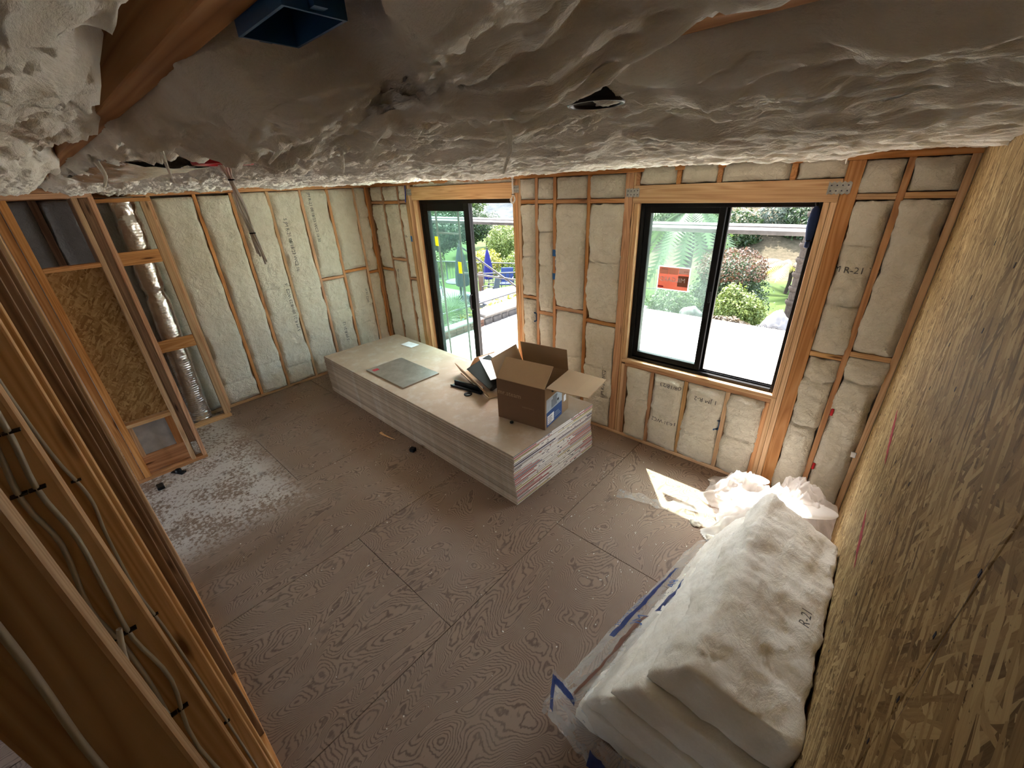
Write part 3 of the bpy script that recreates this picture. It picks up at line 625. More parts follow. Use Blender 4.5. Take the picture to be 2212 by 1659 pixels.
# ---- ceiling
JB = 2.84
ceil = struct(box('ceiling', (-7.6, -3.65, 3.12), (1.0, YW+.19, 3.2), DARK), 'open joist ceiling with sagging glass wool batts')
JY = [.184+.40*k for k in range(-3, 10)]
for y in JY:
    if y < YW-.05: loc_fix(lumber('joist', (-7.0, y-.019, JB), (.36, y+.019, JB+.235), FIR, ceil), ceil)
for y in (-1.6, -2.2, -2.8, -3.4): loc_fix(lumber('joist', (-7.0, y-.019, JB), (.36, y+.019, JB+.235), FIR, ceil), ceil)
def ceil_batt(y0, y1, x0, x1, seed, droop, dx, ny, amp=.030, gaps=(), ends=False, knots=None):
    """sagging batt between two joists; gaps = (x, width, side, amount) pull an edge back so the joist shows"""
    nx = int((x1-x0)/dx); xg = np.linspace(x0, x1, nx); tg = np.linspace(-1, 1, ny); x, t = np.meshgrid(xg, tg, indexing='ij')
    s = seed*5.17; yc = (y0+y1)/2; hw = (y1-y0)/2
    spill = .012+.018*fbm(x*2.1+s, 2.0, s, 2)
    spl = np.where(t < 0, .004+.03*fbm(x*2.3+s, 1.3, s, 3), .004+.03*fbm(x*2.3-s, 8.3, s, 3))
    lift = np.zeros_like(x)
    for gx, gw, sd_, am in gaps:
        g = np.exp(-((x-gx)/gw)**2); k = np.clip(sd_*t, 0, 1)
        spl = spl-am*g*(k > .2); lift = lift+g*k**1.5*droop*.9
    prof = np.where(t < 0, 1-np.abs(t)**2.5, 1-np.abs(t)**2.4)
    dr = droop*(.75+.8*fbm(x*1.1+s, t*.4, s, 2))
    if knots: dr = np.interp(x, [q[0] for q in knots], [q[1] for q in knots])*(1+.35*fbm(x*2.2+s, t*.4, s, 2))
    fold = ridge(x*1.9+s, (t*hw)*11+.35*fbm(x*3, t*2, s, 2), s*.3, 4)
    lum = fbm(x*5+s, t*hw*13, s*.6, 3); fin = fbm(x*17+s, t*hw*44, s, 3); hair = fbm(x*60+s, t*hw*150, s, 2)
    env = sst(1-np.abs(t), 0, .12); flk = ridge(x*8+s+.8*fbm(x*4, t*3, s, 2), t*hw*27+1.2*fbm(x*3+s, t*2, 1.0, 2), s, 3)
    z = JB+.012-.02*env-dr*prof-env*amp*(.62*(fold-.2)+.50*lum+.40*flk+.20*fin+.07*hair)+lift
    yy = yc+t*(hw+spl)+env*.008*fbm(x*7+s, t*6+3, s, 3)+.004*fbm(x*40, t*9, s, 2)
    # edges curl up past the joist
    z = np.where(np.abs(t) > .985, JB+.03, z)
    inside = (np.abs(t) > .985); yy = np.where(inside, np.clip(yy, y0+.001, y1-.001), yy)
    if ends: e = sst(x, x0, x0+.06)*sst(-x, -x1, -x1+.06); z = z+(1-e)*.10
    V = np.stack([x, yy, z], -1).reshape(-1, 3)
    o = obj('insulation_batt', quadmesh('insulation_batt', V, gridfaces(nx, ny)[:, ::-1], True), MAT['glass wool ceiling'], ceil); loc_fix(o, ceil)
    return o
G = {0: [(-.58, .16, 1, .06), (-1.0, .12, 1, .02), (-1.85, .25, 1, .05)],
     1: [(-.47, .12, -1, .12), (-.72, .22, 1, .05), (-.1, .22, 1, .07)], 2: [(-.95, .25, 1, .04), (.08, .2, 1, .05), (-.50, .10, -1, .05), (-.50, .1, 1, .03)],
     3: [(-1.2, .3, -1, .03), (-2.2, .2, -1, .03), (-.5, .07, 0, 0)], 4: [(-1.4, .2, 1, .03), (-2.4, .3, 1, .03)], 5: [(-2.6, .3, 1, .03)], 6: [(-.6, .12, -1, .06)]}
KN = {1: [(-6.5, .05), (-3.3, .05), (-3.1, .008), (-1.75, .008), (-1.40, .015), (-1.15, .05), (-.9, .052), (-.5, .052), (-.3, .046), (-.14, .012), (.2, .012)], 2: [(-6.5, .05), (-1.2, .036), (-.75, .045), (-.52, .03), (-.36, .012), (-.26, .034), (.2, .036)], 3: [(-6.5, .05), (-1.5, .045), (-.6, .05), (.2, .052)], 4: [(-6.5, .055), (-2.5, .035), (-1.2, .05), (.2, .055)]}
DR = {-3: .05, -2: .05, -1: .05, 0: .046, 1: .050, 2: .05, 3: .060, 4: .05, 5: .066, 6: .042, 7: .066, 8: .05, 9: .05}
for k in range(-1, 10):
    y0 = .184+.40*(k-1)+.019; y1 = .184+.40*k-.019
    if y0 > YW-.1: continue
    y1 = min(y1, YW+.05); dense = k in (0, 1, 2)
    ceil_batt(y0, y1, -6.55, .225, k+20, DR.get(k, .055), .007 if dense else .015, 54 if dense else 32, amp=.037 if k in (1, 2) else .030, gaps=G.get(k, ()), knots=KN.get(k))
ceil_batt(-1.5, -.66, -6.5, .2, 77, .05, .05, 14)

# ================================================================== WINDOW AND DOOR
VIN = MAT['black vinyl']
def bar(name, lo, hi, parent, mat=VIN, bev=.004):
    return loc_fix(box(name, lo, hi, mat, parent, bev), parent)
def sash(parent, x0, x1, z0, z1, y0, y1, sw, glass, name='sash'):
    """four rails and stiles round a pane"""
    bm = bmesh.new(); ym = (y0+y1)/2; d = y1-y0
    for lo, hi in (((x0, z0), (x0+sw, z1)), ((x1-sw, z0), (x1, z1)), ((x0+sw, z0), (x1-sw, z0+sw)), ((x0+sw, z1-sw), (x1-sw, z1))):
        bm_box(bm, (lo[0]+hi[0])/2, ym, (lo[1]+hi[1])/2, hi[0]-lo[0], d, hi[1]-lo[1])
    s = loc_fix(obj(name, from_bm(name, bm, .003), VIN, parent), parent)
    p = box('pane', (x0+sw-.004, ym-.003, z0+sw-.004), (x1-sw+.004, ym+.003, z1-sw+.004), glass, s); p.matrix_parent_inverse = s.matrix_parent_inverse.copy() if False else Matrix.Identity(4)
    return s
window_1 = struct(empty('window_1', (-1.158, YW+.09, .957)), 'black sliding window, right half slid open')
x0, x1, z0, z1 = -1.850, -.466, .959, 2.485; ya, yb = YW+.050, YW+.155
bar('frame_jamb', (x0, ya, z0), (x0+.045, yb, z1), window_1); bar('frame_jamb', (x1-.03, ya, z0), (x1, yb, z1), window_1)
bar('frame_head', (x0+.045, ya, z1-.035), (x1-.03, yb, z1), window_1); bar('frame_sill', (x0+.045, ya, z0), (x1-.03, yb, z0+.028), window_1)
for yy in (.085, .122): bar('track_rib', (x0+.045, YW+yy, z0+.028), (x1-.03, YW+yy+.006, z0+.042), window_1)
sA = sash(window_1, x0+.045, -1.112, z0+.040, z1-.032, YW+.062, YW+.096, .052, MAT['window glass'])
sB = sash(window_1, x0+.045, -1.09, z0+.036, z1-.032, YW+.104, YW+.138, .046, MAT['window glass'], 'fixed_sash')
bar('latch', (-1.135, YW+.050, 1.66), (-1.118, YW+.062, 1.76), window_1)
# maker's sticker on the pane, printed side outwards (reads mirrored from inside)
stx0, stx1, stz0, stz1 = -1.625, -1.325, 1.728, 1.945; sy = YW+.070
stk = thing('window_sticker', 'red and white maker sticker reading backwards on the left window pane', 'sticker', ((stx0+stx1)/2, sy, stz0))
def stp(name, a0, a1, c0, c1, m, dy=0.0):
    o = box(name, (a0, sy-.0008+dy, c0), (a1, sy+dy, c1), m, stk); o.matrix_parent_inverse = Matrix.Translation(-stk.location); return o
stp('sticker_sheet', stx0, stx1, stz0, stz1, MAT['white film'])
stp('red_field', stx0+.008, stx1-.008, stz0+.008, stz1-.008, MAT['window sticker'], -.0012)
for a0, a1, c0, c1, mm in ((stx0+.008, stx0+.10, 1.875, 1.935, 'window sticker pale'), (stx0+.105, stx0+.19, 1.875, 1.935, 'window sticker pale'), (stx0+.195, stx1-.008, 1.885, 1.935, 'white film'), (stx0+.195, stx1-.01, 1.77, 1.868, 'window sticker brown'), (stx0+.008, stx0+.065, 1.748, 1.763, 'red plastic')): stp('printed_panel', a0, a1, c0, c1, MAT[mm], -.0024)
for s_, z_, sz, xo in (('MILGARD', 1.808, .058, stx1-.035), ('o windows', 1.915, .014, stx0+.095), ('energy', 1.905, .014, stx1-.02)):
    o = flat_text('printed_word', s_, sz, (xo, sy-.0036, z_), (-1, 0, 0), (0, 0, 1), MAT['white print'] if sz > .03 else MAT['print ink'], stk, 0); o.matrix_parent_inverse = Matrix.Translation(-stk.location)
door_1 = struct(empty('door_1', (-4.32, YW+.12, 0)), 'black sliding glass door, right half open')
x0, x1, z0, z1 = -5.26, -3.387, -.018, 2.543; ya, yb = YW+.095, YW+.185
bar('frame_jamb', (x0, ya, z0), (x0+.05, yb, z1), door_1); bar('frame_jamb', (x1-.04, ya, z0), (x1, yb, z1), door_1)
bar('frame_head', (x0+.05, ya, z1-.05), (x1-.04, yb, z1), door_1); bar('frame_sill', (x0+.05, ya, z0), (x1-.04, yb, z0+.03), door_1)
dA = sash(door_1, x0+.05, -4.245, z0+.032, z1-.045, YW+.104, YW+.140, .10, MAT['door glass'], 'sliding_panel')
dB = sash(door_1, x0+.05, -4.25, z0+.032, z1-.045, YW+.145, YW+.178, .09, MAT['door glass'], 'fixed_panel')
tube('handle', [(-4.30, YW+.104, 1.10), (-4.30, YW+.06, 1.11), (-4.30, YW+.055, 1.2), (-4.30, YW+.06, 1.30), (-4.30, YW+.104, 1.31)], .011, MAT['black plastic'], door_1, 8).matrix_parent_inverse = Matrix.Translation(-door_1.location)
bar('handle_plate', (-4.325, YW+.096, 1.07), (-4.275, YW+.104, 1.34), door_1)
ytag = box('yellow_tag', (-4.56, YW+.112, 1.58), (-4.49, YW+.115, 1.74), MAT['yellow tag'], None); tag(ytag, 'small yellow tag stuck on the sliding door glass', 'tag')
ytag2 = box('yellow_tag', (-5.02, YW+.112, 1.93), (-4.95, YW+.115, 2.06), MAT['yellow tag'], None); tag(ytag2, 'faded yellow tag high on the left of the door glass', 'tag')

# ================================================================== OUTDOORS
def leaf_cloud(name, blobs, n, size, mat, parent, seed, shell=.55, aspect=.55, droop=0.0):
    """many small leaf quads filling ellipsoids (cx, cy, cz, rx, ry, rz)"""
    rs = np.random.RandomState(seed); vol = np.array([(b_[3]*b_[4]*b_[5])**.75 for b_ in blobs]); pick = rs.choice(len(blobs), n, p=vol/vol.sum())
    B = np.array(blobs, float)[pick]; d = rs.normal(size=(n, 3)); d /= np.linalg.norm(d, axis=1)[:, None]
    lump = 1+.22*pn(d[:, 0]*2.3+seed, d[:, 1]*2.3, d[:, 2]*2.3+pick)+.15*pn(d[:, 0]*6, d[:, 1]*6+seed, d[:, 2]*6)
    rr = (shell+(1-shell)*rs.rand(n)**.6)*lump
    c = B[:, :3]+d*rr[:, None]*B[:, 3:]
    a = d*.7+rs.normal(size=(n, 3))*.6+np.array([0, 0, .35]); a /= np.linalg.norm(a, axis=1)[:, None]
    t = np.cross(a, rs.normal(size=(n, 3))); t /= np.linalg.norm(t, axis=1)[:, None]; t[:, 2] -= droop; s_ = np.cross(a, t)
    L = size*(.6+.8*rs.rand(n))[:, None]
    V = np.stack([c-t*L, c+s_*L*aspect, c+t*L, c-s_*L*aspect], 1).reshape(-1, 3)
    F = np.arange(4*n).reshape(-1, 4)
    o = obj(name, quadmesh(name, V, F), mat, parent)
    return o
def rel(o, root): o.matrix_parent_inverse = Matrix.Translation(-root.location); return o
def branch_trunk(name, base, top, r, mat, parent, forks=3, seed=0):
    rs = random.Random(seed); b0 = np.array(base); t0 = np.array(top); V = []; F = []
    segs = [(b0, b0+(t0-b0)*.55, r, r*.7)]; mid = b0+(t0-b0)*.5
    for k in range(forks):
        a = 2*PI*k/forks+rs.uniform(-.4, .4); h = np.linalg.norm(t0-b0); segs.append((mid, mid+np.array([math.cos(a)*h*.28, math.sin(a)*h*.28, h*.45]), r*.6, r*.2))
    n = 7
    for p, q, r0, r1 in segs:
        ax = (q-p)/np.linalg.norm(q-p); u = np.cross(ax, [.3, 1, .1]); u /= np.linalg.norm(u); w_ = np.cross(ax, u); o0 = len(V)
        for pt, rr in ((p, r0), ((p+q)/2+u*r0*.3, (r0+r1)/2), (q, r1)):
            for k in range(n): a = 2*PI*k/n; V.append(pt+rr*(math.cos(a)*u+math.sin(a)*w_))
        F += [tuple(int(i) for i in x) for x in gridfaces(3, n, o0, True)]
    return rel(obj(name, mesh(name, V, F, True), mat, parent), parent)
def tree(name, label, cat, base, h, blobs, n, size, leaf, trunk_r=.15, group=None, seed=1, droop=0.0, trunk=True):
    t = thing(name, label, cat, base, 0, group)
    rel(leaf_cloud('foliage', [(base[0]+b_[0], base[1]+b_[1], base[2]+b_[2], *b_[3:]) for b_ in blobs], n, size, MAT[leaf], t, seed, droop=droop), t)
    if trunk: branch_trunk('trunk', base, (base[0], base[1], base[2]+h*.8), trunk_r, MAT['bark'], t, 3, seed)
    return t
# terrain: one height field, lower to the left, hillside rising beyond the lawn
def ground_z(x, y):
    z = -1.95+0*x
    hill = np.clip((y-24-.10*np.abs(x+4)-np.clip(-(x+14), 0, 40)*.55), 0, None)
    z = z+hill*.30*sst(hill, 0, 8)+.10*fbm(x*.2, y*.2, 1.0, 3)*sst(hill, 0, 5)
    far = np.clip(y*.7-x*.7-52, 0, None); z = z+far*.20
    z = z+1.55*sst(-y, -13.5, -9.6)*sst(x, -7.0, -6.4)
    return z
gx = np.concatenate([np.linspace(-150, -40, 40), np.linspace(-39, 25, 129), np.linspace(27, 90, 24)]); gy = np.concatenate([np.linspace(3.0, 45, 120), np.linspace(46, 190, 60)])
X_, Y_ = np.meshgrid(gx, gy, indexing='ij'); Z_ = ground_z(X_, Y_); Z_ = np.where((X_ > -6.7) & (Y_ < 9.3), -2.2, Z_); Z_ = np.where((X_ > -8) & (Y_ < 4.5), -2.4, Z_)
gv = np.stack([X_, Y_, Z_], -1).reshape(-1, 3); gf = gridfaces(len(gx), len(gy))
gm = quadmesh('garden_ground', gv, gf, True)
for m in ('lawn', 'dry brush', 'far slope haze tint', 'terrace paving'): gm.materials.append(MAT[m])
cc = gv[gf].mean(1); hill = cc[:, 1]-24-.10*np.abs(cc[:, 0]+4)-np.clip(-(cc[:, 0]+14), 0, 40)*.55+2.5*pn(cc[:, 0]*.25, cc[:, 1]*.25, .5)
mi = np.where(cc[:, 1]*.7-cc[:, 0]*.7 > 52, 2, np.where(hill > 0, 1, 0)); mi = np.where((cc[:, 0] < -6.9) & (cc[:, 1] < 12.6) & (cc[:, 0] > -19), 3, mi)
mi = np.where((cc[:, 0] > -7) & (cc[:, 1] < 12.5), 1, mi)
gm.polygons.foreach_set('material_index', mi.astype(np.int32))
struct(obj('garden_ground', gm), 'lawn, lower terrace and brushy hillside outside')
patio = struct(empty('patio', (-2, 6.6, -.15)), 'pale sunlit concrete patio outside the window wall')
for i, (a0, a1) in enumerate(((-6.87, -3.5), (-3.49, -.6), (-.59, 2.4), (2.41, 6.0))):
    for c0, c1 in ((YW+.19, 6.6), (6.61, 9.35)): rel(box('concrete_slab', (a0, c0, -.36), (a1, c1, -.15), MAT['patio concrete'], patio, .004), patio)
garden_path = struct(box('garden_path', (-9, 15.0, -1.97), (14, 15.55, -1.92), MAT['patio concrete']), 'narrow pale path crossing the lawn')
# low wall on the left side of the patio
curb = thing('low_wall', 'low brick and stone wall along the left patio edge', 'wall', (-6.97, 6.6, -.36))
for k in range(11):
    y_ = 4.3+k*.205
    for zz in (-.30, -.215): rel(box('brick', (-7.0, y_, zz-.04), (-6.86, y_+.195, zz+.035), MAT['brick'], curb, .006), curb)
rel(box('mortar_core', (-7.02, 4.3, -.36), (-6.88, 6.55, -.18), MAT['mortar'], curb), curb); rel(box('coping', (-7.08, 4.25, -.18), (-6.84, 6.55, -.14), MAT['cap stone'], curb, .01), curb)
rs = random.Random(4); yk = 6.58
while yk < 9.3:
    w_ = rs.uniform(.22, .42)
    rel(box('stone', (-7.0, yk, -.36), (-6.855-rs.uniform(0, .02), yk+w_-.02, -.20), MAT['stone'], curb, .02), curb); yk += w_
rel(box('stone_core', (-7.10, 6.56, -.36), (-6.89, 9.35, -.13), MAT['mortar'], curb), curb); rel(box('cap_stone', (-7.25, 6.54, -.13), (-6.80, 9.4, -.07), MAT['cap stone'], curb, .012), curb)
curb.location = curb.location+Vector((.41, -.42, .19))
# hedge behind it
for k, (y_, s_) in enumerate(((6.1, .30), (6.9, .34), (7.7, .32), (8.5, .36))):
    tree('yellow_shrub', ('small yellow-green shrub nearest the door behind the low wall', 'second yellow-green shrub behind the low wall', 'third yellow-green shrub, below the hot tub', 'farthest yellow-green shrub behind the stone cap')[k], 'shrub', (-7.55, y_, -.75), .5, [(0, 0, .42, .34, .42, s_)], 420, .045, 'leaf yellow', .03, 'shrubs behind the low wall', 30+k)
tube('pipe_rail', [(-7.28, 4.6, .10), (-7.28, 9.6, .10)], .022, MAT['rail paint'], None, 8, sub=1); tag(bpy.data.objects['pipe_rail'], 'white pipe handrail above the yellow shrubs', 'handrail')
bank = struct(box('planter_bed', (-8.1, 4.2, -2.2), (-7.0, 9.6, -.72), MAT['dry brush']), 'planted bank behind the low wall')
# fan palm in the bank
fp = thing('fan_palm', 'spiky green fan palm outside the left door pane', 'palm', (-7.45, 5.85, -.72))
def fan_leaf(R, n, seed):
    rs_ = random.Random(seed); V = [(0, 0, 0)]; F = []
    for k in range(n):
        a = -1.9+3.8*k/(n-1); r_ = R*rs_.uniform(.85, 1.05); da = .055
        i = len(V); V += [(math.sin(a-da)*r_*.55, math.cos(a-da)*r_*.55, .03), (math.sin(a+da)*r_*.55, math.cos(a+da)*r_*.55, .03), (math.sin(a)*r_, math.cos(a)*r_, -.05*r_)]
        F += [(0, i, i+1), (i, i+2, i+1)]
    return mesh('frond', V, F)
fl = fan_leaf(.55, 26, 1); rs = random.Random(8)
for k in range(15):
    o = obj('frond', fl, MAT['palm frond'], fp, (rs.uniform(-.3, .3), rs.uniform(-.5, .45), .50+rs.uniform(.0, .40))); o.rotation_euler = (rs.uniform(.2, 1.1), rs.uniform(-.3, .3), rs.uniform(0, 2*PI)); o.scale = (rs.uniform(.8, 1.15),)*3
for k in range(4): rel(tube('stalk', [(-7.45, 5.85, -.72), (-7.45+rs.uniform(-.2, .2), 5.85+rs.uniform(-.3, .3), -.15)], .02, MAT['palm frond'], fp, 6, sub=1), fp)
# lower terrace: pool, hot tub, furniture
pool = thing('swimming_pool', 'pale teal swimming pool seen through the door glass', 'pool', (-12.5, 8.7, -1.95))
rel(box('pool_coping', (-14.6, 7.2, -1.96), (-8.6, 10.3, -1.88), MAT['cap stone'], pool), pool); rel(box('water', (-14.3, 7.5, -1.90), (-8.9, 10.0, -1.86), MAT['pool water'], pool), pool)
pw = struct(box('terrace_step', (-19, 10.35, -1.95), (-8.2, 12.4, -1.62), MAT['terrace paving']), 'raised paved strip behind the pool')
tub = thing('hot_tub', 'covered grey hot tub beyond the low wall', 'hot tub', (-10.25, 10.75, -1.62), -.33)
box('tub_body', (-.95, -.95, 0), (.95, .95, .60), MAT['tub side'], tub, .06); box('cover', (-1.02, -1.02, .60), (-.005, 1.02, .72), MAT['tub cover'], tub, .04); box('cover', (.005, -1.02, .60), (1.02, 1.02, .72), MAT['tub cover'], tub, .04)
for k in range(6): box('side_slat', (-.965, -.9, .04+k*.092), (.965, -.955, .12+k*.092), MAT['tub side'], tub, .006)
def chair(name, label, loc, rz, fabric):
    t = thing(name, label, 'chair', loc, rz, 'chairs on the lower terrace')
    box('seat', (-.27, -.26, .38), (.27, .26, .45), MAT[fabric], t, .02)
    o = box('backrest', (-.27, -.03, 0), (.27, .03, .62), MAT[fabric], t, .02); o.location = (0, .30, .72); o.rotation_euler = (-.22, 0, 0)
    for sx in (-1, 1):
        tube('leg', [(sx*.29, -.27, 0), (sx*.29, -.25, .40), (sx*.29, -.22, .62)], .018, MAT['chair frame'], t, 6); tube('leg', [(sx*.29, .36, 0), (sx*.29, .24, .42), (sx*.29, .24, .62)], .018, MAT['chair frame'], t, 6)
        tube('armrest', [(sx*.29, -.24, .62), (sx*.29, 0, .66), (sx*.29, .26, .63)], .022, MAT['chair frame'], t, 6)
    return t
chair('patio_chair', 'blue patio chair beside the hot tub, nearer the post', (-12.3, 13.2, -1.62+.02), .6, 'chair fabric blue')
chair('patio_chair', 'blue patio chair at the right edge of the door view', (-11.6, 14.4, -1.95), 1.1, 'chair fabric blue')
chair('patio_chair', 'pale cushioned chair left of the table behind the door glass', (-14.4, 10.9, -1.62), 2.3, 'cushion pale')
chair('patio_chair', 'pale cushioned chair at the left edge of the door glass', (-16.4, 11.8, -1.62), 2.0, 'cushion pale')
chair('patio_chair', 'pale cushioned chair right of the grey umbrella', (-12.0, 11.9, -1.62), -1.2, 'cushion pale')
tb = thing('patio_table', 'round grey patio table under the closed grey umbrella', 'table', (-13.4, 11.5, -1.62)); lathe('table_top', [(0, .70), (.6, .70), (.62, .72), (.6, .74), (0, .74)], MAT['table grey'], tb); lathe('pedestal', [(.3, 0), (.28, .05), (.05, .1), (.05, .70)], MAT['table grey'], tb)
def umbrella(label, loc, h, r, mat):
    t = thing('closed_umbrella', label, 'umbrella', loc)
    V = []; n = 24; zs = [(.30, .95), (.38, .99), (.55, .93), (.72, .72), (.9, .38), (.97, .16), (1.0, .02)]
    for zf, rf in zs:
        for k in range(n): a = 2*PI*k/n; rr = r*rf*(1+.16*math.cos(8*a)); V.append((rr*math.cos(a), rr*math.sin(a), h*zf))
    obj('canopy', mesh('canopy', V, [tuple(int(i) for i in x) for x in gridfaces(len(zs), n, 0, True)], True), MAT[mat], t)
    tube('pole', [(0, 0, 0), (0, 0, h*1.03)], .025, MAT['rail paint'], t, 8, sub=1); lathe('base', [(0, 0), (.25, 0), (.25, .06), (.04, .1), (.04, .2)], MAT['iron'], t, n=12)
    return t
umbrella('closed blue umbrella standing beyond the railing', (-14.2, 14.0, -1.95), 2.0, .19, 'umbrella blue')
umbrella('closed grey umbrella seen through the door glass', (-12.67, 11.0, -1.615), 2.35, .24, 'umbrella green')
def railing(name, label, p, q, h, n, mats=('rail paint', 'picket dark')):
    t = thing(name, label, 'railing', p); P0 = np.array(p, float); Q0 = np.array(q, float)
    for f in (1.0, .1): rel(tube('rail', [tuple(P0+[0, 0, h*f]), tuple(Q0+[0, 0, h*f])], .03 if f == 1 else .018, MAT[mats[0]], t, 6, sub=1), t)
    for k in range(n+1):
        c = P0+(Q0-P0)*k/n; big = k % 12 == 0
        rel(tube('post' if big else 'picket', [tuple(c), tuple(c+[0, 0, h])], .04 if big else .012, MAT[mats[0] if big else mats[1]], t, 6, sub=1), t)
    return t
railing('railing', 'dark picket railing along the far terrace edge', (-22, 13.0, -1.95), (-7.6, 18.2, -1.95), 1.05, 84)
railing('railing', 'pale railing beside the hot tub', (-12.9, 12.2, -1.62), (-9.6, 15.0, -1.62), .95, 24)
pst = box('gate_post', (-12.75, 11.95, -1.62), (-12.6, 12.1, -.55), MAT['post tan'], None); tag(pst, 'tan timber post left of the hot tub', 'post')
# scaffold outside the wall
sc = thing('scaffold', 'steel scaffold frame with weathered planks outside the wall, plus added upper shade planks', 'scaffold', (-2.5, 4.9, -.15))
for k, (y_, dz) in enumerate(((4.60, 0), (4.86, .012))): rel(box('plank', (-7.4, y_, 2.165+dz), (1.6, y_+.24, 2.205+dz), MAT['weathered plank'], sc, .004), sc)
for xa, xb in ((-5.75, -5.2), (.75, 1.3)):
    for xf in (xa, xb): rel(tube('upright', [(xf, 4.55, -.15), (xf, 4.55, 2.16 if xf > 0 else 3.95)], .016, MAT['scaffold orange'], sc, 8, sub=1), sc)
    for z_ in (2.02,): rel(tube('rung', [(xa, 4.55, z_), (xb, 4.55, z_)], .016, MAT['scaffold orange'], sc, 8, sub=1), sc)
rel(tube('brace', [(-6.0, 5.18, 1.735), (-3.0, 5.18, .45)], .017, MAT['rail paint'], sc, 8, sub=1), sc); rel(tube('brace', [(-6.0, 5.18, 1.24), (-3.0, 5.18, 1.26)], .015, MAT['rail paint'], sc, 8, sub=1), sc)
for k in range(3): rel(box('plank', (-7.6, 4.25+k*.27, 3.95), (-4.88, 4.50+k*.27, 3.99), MAT['weathered plank'], sc, .004), sc)  # added upper planks, out of view, placed to shade the left door pane
# boulder, tarp pile and grey wall at the patio edge
def boulder(name, label, c, r, seed):
    bm = bmesh.new(); bmesh.ops.create_icosphere(bm, subdivisions=4, radius=1)
    P_ = np.array([v.co[:] for v in bm.verts]); k = 1+.28*fbm(P_[:, 0]*1.2+seed, P_[:, 1]*1.2, P_[:, 2]*1.2, 4)
    for v, p, kk in zip(bm.verts, P_, k): v.co = Vector((p[0]*kk*r[0], p[1]*kk*r[1], max(p[2]*kk*r[2], -.3*r[2])+.3*r[2]))
    o = obj(name, from_bm(name, bm, 0, 1, True), MAT['boulder'], None, c); return tag(o, label, 'boulder')
boulder('boulder', 'pale rounded boulder at the far edge of the patio', (-3.18, 9.62, -.36), (.25, .22, .26), 2)
tp = thing('tarp_pile', 'pale tarp heaped over scrolled ironwork at the patio edge', 'tarp', (-1.42, 9.62, -.32))
xs_ = np.linspace(-1, 1, 30); A_, B_ = np.meshgrid(xs_, xs_, indexing='ij'); Zt = .48*np.clip(1-(A_**2+B_**2)**.8, 0, 1)+.14*ridge(A_*2, B_*2, 1.3, 3)*np.clip(1.2-np.hypot(A_, B_), 0, 1)
obj('tarp', quadmesh('tarp', np.stack([A_*.36, B_*.3, Zt*.9], -1).reshape(-1, 3), gridfaces(30, 30)), MAT['tarp'], tp)
for k in range(5):
    c_ = (-.28+k*.10, -.28, .08+.04*(k % 2)); tube('iron_scroll', [(c_[0]+.06*math.cos(t_)*(1-t_/14), c_[1], c_[2]+.07*math.sin(t_)*(1-t_/14)+.06) for t_ in np.linspace(0, 9, 20)], .008, MAT['iron'], tp, 5, sub=1)
pt = thing('palm_trunk', 'dark bare palm trunk beside the right window jamb', 'palm', (-1.30, 10.35, -1.6)); tube('trunk', [(0, 0, 0), (.02, 0, 3), (0, 0, 6.5)], .16, MAT['bark'], pt, 12)
for k in range(22): lathe('bark_ring', [(.165, k*.29), (.185, k*.29+.05), (.165, k*.29+.1)], MAT['bark'], pt, n=12)
# shrubs and trees beyond the window
tree('tall_shrub', 'large rounded shrub with reddish top beyond the patio', 'shrub', (-3.45, 13.5, -1.85), 1.8, [(0, 0, 1.2, 1.12, 1.0, 1.05), (.05, .1, 1.75, .85, .8, .62), (-.5, 0, .9, .7, .7, .8)], 16000, .036, 'leaf dark', .1, None, 51)
t_ = bpy.data.objects['tall_shrub']; rel(leaf_cloud('red_tips', [(-3.45, 13.45, .20, .95, .9, .55)], 3500, .034, MAT['leaf red'], t_, 52, .8), t_)
tree('bright_shrub', 'bright green shrub in front of the reddish shrub', 'shrub', (-2.65, 11.4, -1.3), 1.0, [(0, 0, .80, .62, .5, .62), (-.15, 0, 1.2, .28, .25, .32), (.3, .1, .7, .4, .4, .5)], 9000, .032, 'leaf light', .06, None, 53)
tree('grey_shrub', 'low grey-green shrub beside the boulder', 'shrub', (-4.25, 11.3, -1.3), .8, [(0, 0, .75, .75, .55, .55)], 5000, .034, 'leaf mid', .05, None, 54)
tree('dry_shrub', 'dry straw coloured grass tuft at the patio edge', 'shrub', (-2.45, 9.95, -.5), .3, [(0, 0, .1, .5, .2, .18)], 900, .05, 'dry frond', .02, None, 55, trunk=False)
def feather_palm(name, label, base, h, fl_, nf, leafm, seed, dry=0, tr=.2):
    t = thing(name, label, 'palm', base); rs_ = random.Random(seed); V = []; 
    tube('trunk', [(0, 0, 0), (.05, .02, h*.5), (0, 0, h)], tr, MAT['bark'], t, 10)
    for k in range(nf):
        az = 2*PI*k/nf*2.4+rs_.uniform(-.2, .2); el = rs_.uniform(-.55, 1.15); V = []; F = []; n = 26; T_ = []
        for i in range(n):
            s_ = i/(n-1); r_ = fl_*s_*math.cos(el*(1-.4*s_)); zc = fl_*(math.sin(el)*s_-.75*s_*s_)
            V += [(r_, -.012, zc), (r_, .012, zc)]; T_.append((r_, zc, s_))
        F += [(2*i, 2*i+1, 2*i+3, 2*i+2) for i in range(n-1)]
        for i in range(n-1):
            r_, zc, s_ = T_[i]; ln = .42*math.sin(PI*(.1+.85*s_))*fl_/1.9
            for q, sd_ in ((0, -1), (1, 1)):
                V.append((r_+.25*ln+.1, sd_*ln*.8, zc-.45*ln)); F.append((2*i+q, 2*i+2+q, len(V)-1))
        o = obj('frond', mesh('frond', V, F), MAT['dry frond' if k < dry else leafm], t, (0, 0, h)); o.rotation_euler = (0, 0, az)
    return t
